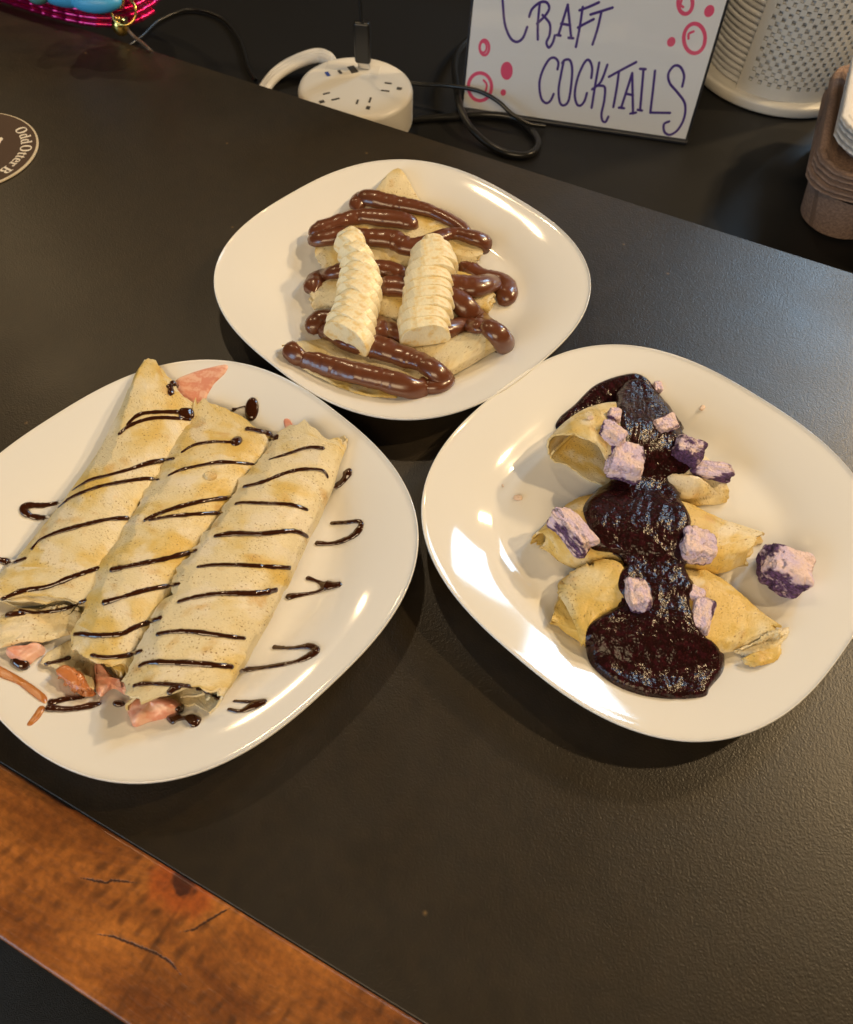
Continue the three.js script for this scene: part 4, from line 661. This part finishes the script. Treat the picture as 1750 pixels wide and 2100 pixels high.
// ---------------------------------------------------------------- stacked moulded pulp trays
{
  const trayGeo = (w, d, rad, depth, cups, seed) => {
    const prof = [[0, 0], [0, -.0018], [-.0012, -.0026], [-.004, -.0024], [-.0085, -.0060], [-.014, -depth], [-.03, -depth - .002], [-.045, -depth - .003]], outer = [[0, 0], [-.0015, .0014], [-.006, .0016], [-.0105, -.002], [-.016, -depth + .003], [-.03, -depth + .001], [-.045, -depth]];
    const loop = [], n = 26; for (const [sx, sz, a] of [[1, 1, 0], [-1, 1, 1], [-1, -1, 2], [1, -1, 3]]) for (let i = 0; i < n; i++) { const q = (a + i / (n - 1)) * Math.PI / 2; loop.push([sx * (w / 2 - rad), sz * (d / 2 - rad), Math.cos(q), Math.sin(q)]); }
    const full = [...prof.slice(1).reverse(), ...outer], pos = [], idx = [], m = loop.length, q = full.length;
    full.forEach(([o, y], i) => loop.forEach(([cx, cz, nx, nz], j) => { const wob = .0011 * fbm(j * .16, seed, i * .1) + .0005 * noise(j * .7, seed), r = Math.max(rad + o + wob, .004); pos.push(cx + nx * r - (rad + o < .004 ? Math.sign(cx) * 0 : 0), y + .0012 * fbm(j * .12, seed + 5), cz + nz * r); }));
    for (let i = 0; i < q - 1; i++) for (let j = 0; j < m; j++) { const a = i * m + j, b = i * m + (j + 1) % m; idx.push(a, b, a + m, b, b + m, a + m); }
    for (const row of [0, q - 1]) { const c = pos.length / 3; pos.push(0, full[row][1], 0); for (let j = 0; j < m; j++) { const a = row * m + j, b = row * m + (j + 1) % m; row ? idx.push(a, b, c) : idx.push(b, a, c); } }
    let g = geo(pos, idx); fixOutward(g);
    if (cups) { const cs = []; for (const sx of [-1, 1]) for (const sz of [-1, 1]) { const cg = new THREE.LatheGeometry([[0, -cups], [.031, -cups], [.035, -cups + .003], [.040, -.016], [.0465, -.0035]].map(a => new THREE.Vector2(...a)), 40); cg.translate(sx * (w / 2 - .0475), 0, sz * (d / 2 - .0475)); cs.push(cg.deleteAttribute('uv')); } g = mergeGeometries([g, ...cs.map(x => x.deleteAttribute('normal') && (x.computeVertexNormals(), x))]); }
    return planarUV(g);
  };
  const y0 = 0, A = P(1650, 376, y0), Bp = P(1702, 140, y0), dir = Bp.clone().sub(A).setY(0).normalize(), out = V(-dir.z, 0, dir.x); // out points away to the side
  if (out.x < 0) out.negate(); const turn = Math.atan2(dir.x, dir.z), w = .20, d = .20;
  const corner = A.clone().addScaledVector(dir, -.010);
  const place = (g, m, i, inset, y, label, grp, ww, dd) => { const o = mesh(numbered('pulp_tray'), g, m); const c = corner.clone().addScaledVector(dir, dd / 2 + inset).addScaledVector(out, ww / 2 + inset * .6); o.position.set(c.x + rnd(-.0014, .0014), y, c.z + rnd(-.0014, .0014)); o.rotation.y = turn + rnd(-.012, .012); tag(o, label, 'pulp tray', grp); scene.add(o); };
  const brown = trayGeo(w, d, .034, .012, .0492, 3), brown2 = trayGeo(w, d, .034, .012, 0, 8), white = trayGeo(.172, .172, .034, .012, 0, 14);
  for (let i = 0; i < 5; i++) place(i ? brown2 : brown, M.pulpBrown, i, 0, y0 + i * .0052, i ? 'brown moulded pulp tray in the lower half of the stack' : 'brown moulded pulp tray with cup feet, lowest of the stack', 'brown trays of the stack', w, d);
  for (let i = 0; i < 4; i++) place(white, M.pulpWhite, i, .017 - i * .0015, y0 + .030 + i * .0062, i === 3 ? 'pale moulded pulp tray, topmost of the stack' : 'pale moulded pulp tray in the upper half of the stack', 'pale trays of the stack', .172, .172);
}

// ---------------------------------------------------------------- coaster, wire coil, trinkets
{
  const R = .0592, C = V(-.4262, 0, -.6275), t = group('coaster', 'round dark brown paper coaster printed with pale lettering', 'coaster');
  const side = new THREE.CylinderGeometry(R, R, .0016, 96, 1, true); const edgeG = new THREE.LatheGeometry([[0, .0003], [R - .0004, .0003], [R, .0006], [R, .0016], [R - .0004, .0019], [0, .0019]].map(a => new THREE.Vector2(...a)), 96); edgeG.translate(C.x, 0, C.z);
  mesh('card', edgeG, std({ color: lin(.62, .52, .36), roughness: .8 }), t);
  const cv = document.createElement('canvas'); cv.width = cv.height = 1024; const c = cv.getContext('2d');
  c.fillStyle = '#4a3626'; c.fillRect(0, 0, 1024, 1024);
  for (let i = 0; i < 3000; i++) { c.fillStyle = rnd() < .5 ? 'rgba(96,74,52,.25)' : 'rgba(44,32,24,.25)'; c.fillRect(rnd(0, 1024), rnd(0, 1024), rnd(1, 5), rnd(1, 5)); }
  c.fillStyle = '#e6d9c2'; c.textAlign = 'center'; c.textBaseline = 'alphabetic'; c.font = 'bold 122px serif';
  // picture: up is -z, right is +x; angle from +x
  [['O', -42.9, 122], ['d', -31, 112], ['d', -21, 112], ['O', -8.4, 122], ['t', 1, 104], ['t', 6.4, 104], ['e', 13, 104], ['r', 20, 104], ['B', 31, 118]].forEach(([ch, a, size]) => { const q = a * Math.PI / 180, r = 395; c.font = `bold ${size}px serif`; c.save(); c.translate(512 + r * Math.cos(q), 512 + r * Math.sin(q)); c.rotate(q + Math.PI / 2); c.fillText(ch, 0, 0); c.restore(); });
  c.strokeStyle = '#e6d9c2'; c.save(); c.translate(512, 512); c.rotate(-.4); c.translate(-512, -512); c.lineWidth = 40; c.beginPath(); c.arc(560, 520, 150, -1.9, 1.6); c.stroke(); c.beginPath(); c.moveTo(650, 400); c.quadraticCurveTo(720, 420, 765, 415); c.quadraticCurveTo(790, 440, 762, 465); c.quadraticCurveTo(740, 540, 660, 640); c.lineTo(640, 600); c.quadraticCurveTo(720, 520, 650, 400); c.fill(); c.restore();
  const map = new THREE.CanvasTexture(cv); map.colorSpace = THREE.SRGBColorSpace;
  const g = new THREE.CircleGeometry(R - .0016, 96); g.rotateX(-Math.PI / 2); g.rotateY(0); g.translate(C.x, .0021, C.z); mesh('printed_face', g, std({ map, roughness: .65 }), t); settle(t);
  // coil of magenta wire
  const W = V(-.447, 0, -.937), pts = [], turns = 7, ca = Math.cos(.41), sa = Math.sin(.41);
  for (let i = 0; i <= turns * 72; i++) {
    const a = i / 72 * Math.PI * 2, k = i / 72, e = 2 / 3.0, f = 1 - .010 * k + .012 * noise(k * 3, 1), x = .135 * f * Math.sign(Math.cos(a)) * Math.pow(Math.abs(Math.cos(a)), e), z = .062 * f * Math.sign(Math.sin(a)) * Math.pow(Math.abs(Math.sin(a)), e);
    pts.push(V(W.x + x * ca - z * sa, .0034 + k * .0060, W.z + x * sa + z * ca));
  }
  const cg = new THREE.TubeGeometry(new THREE.CatmullRomCurve3(pts), turns * 240, .0031, 9); const p = cg.attributes.position, n = cg.attributes.normal;
  for (let i = 0; i < p.count; i++) { const k = Math.floor(i / 10), s = -.0009 * Math.pow(Math.abs(Math.sin(k * Math.PI / 6)), .3) + .0005; p.setXYZ(i, p.getX(i) + n.getX(i) * s, p.getY(i) + n.getY(i) * s, p.getZ(i) + n.getZ(i) * s); }
  cg.computeVertexNormals(); single('bead_coil', cg, M.magenta, 'shiny magenta beaded string coiled on the counter corner', 'bead string');
  const toy = group('rubber_toy', 'bright blue rubber trinket lying on the magenta coil', 'trinket');
  const q = P(140, -14, .052); const b1 = new THREE.SphereGeometry(.034, 40, 24); b1.scale(1.05, .45, .8); b1.translate(q.x - .002, q.y, q.z - .014); mesh('body', b1, M.blueRubber, toy);
  const b2 = new THREE.SphereGeometry(.017, 32, 20); b2.scale(1.5, .6, .8); b2.translate(q.x + .026, q.y - .003, q.z + .004); mesh('arm', b2, M.blueRubber, toy); const b3 = new THREE.SphereGeometry(.012, 32, 20); b3.scale(1, .8, 1.3); b3.translate(q.x - .027, q.y + .001, q.z + .002); mesh('foot', b3, M.tealRubber, toy); settle(toy);
  const charm = group('gold_charm', 'small gold ring and bell charm hanging from the magenta coil', 'charm');
  const c1 = P(253, 22, .03), r1 = new THREE.TorusGeometry(.0125, .0013, 10, 40); r1.rotateX(-.7); r1.translate(c1.x, c1.y, c1.z); mesh('ring', r1, M.gold, charm);
  const c2 = P(247, 53, .012), bell = new THREE.IcosahedronGeometry(.009, 1); bell.scale(1, 1.1, .9); bell.translate(c2.x, c2.y, c2.z); mesh('bell', bell.index ? bell.toNonIndexed() : bell, M.gold, charm);
  const c0 = P(244, 2, .045); mesh('link', cable([c0, c0.clone().lerp(c1, .5), c1.clone().add(V(0, .009, -.008))], .0022, 20), M.gold, charm); settle(charm);
  single('brown_lace', cable([[258, 35, .022], [262, 60, .010], [275, 75, .004], [292, 88, .003], [306, 101, .0028], [318, 112, -.012], [330, 122, -.046]].map(a => P(...a)), .0017), std({ color: lin(.10, .065, .045), roughness: .5 }), 'thin brown cord trailing from the charm over the counter edge', 'cord');
}
scene.traverse(o => { if (o.isMesh) { o.castShadow = true; o.receiveShadow = true; } });
renderer.render(scene, camera);
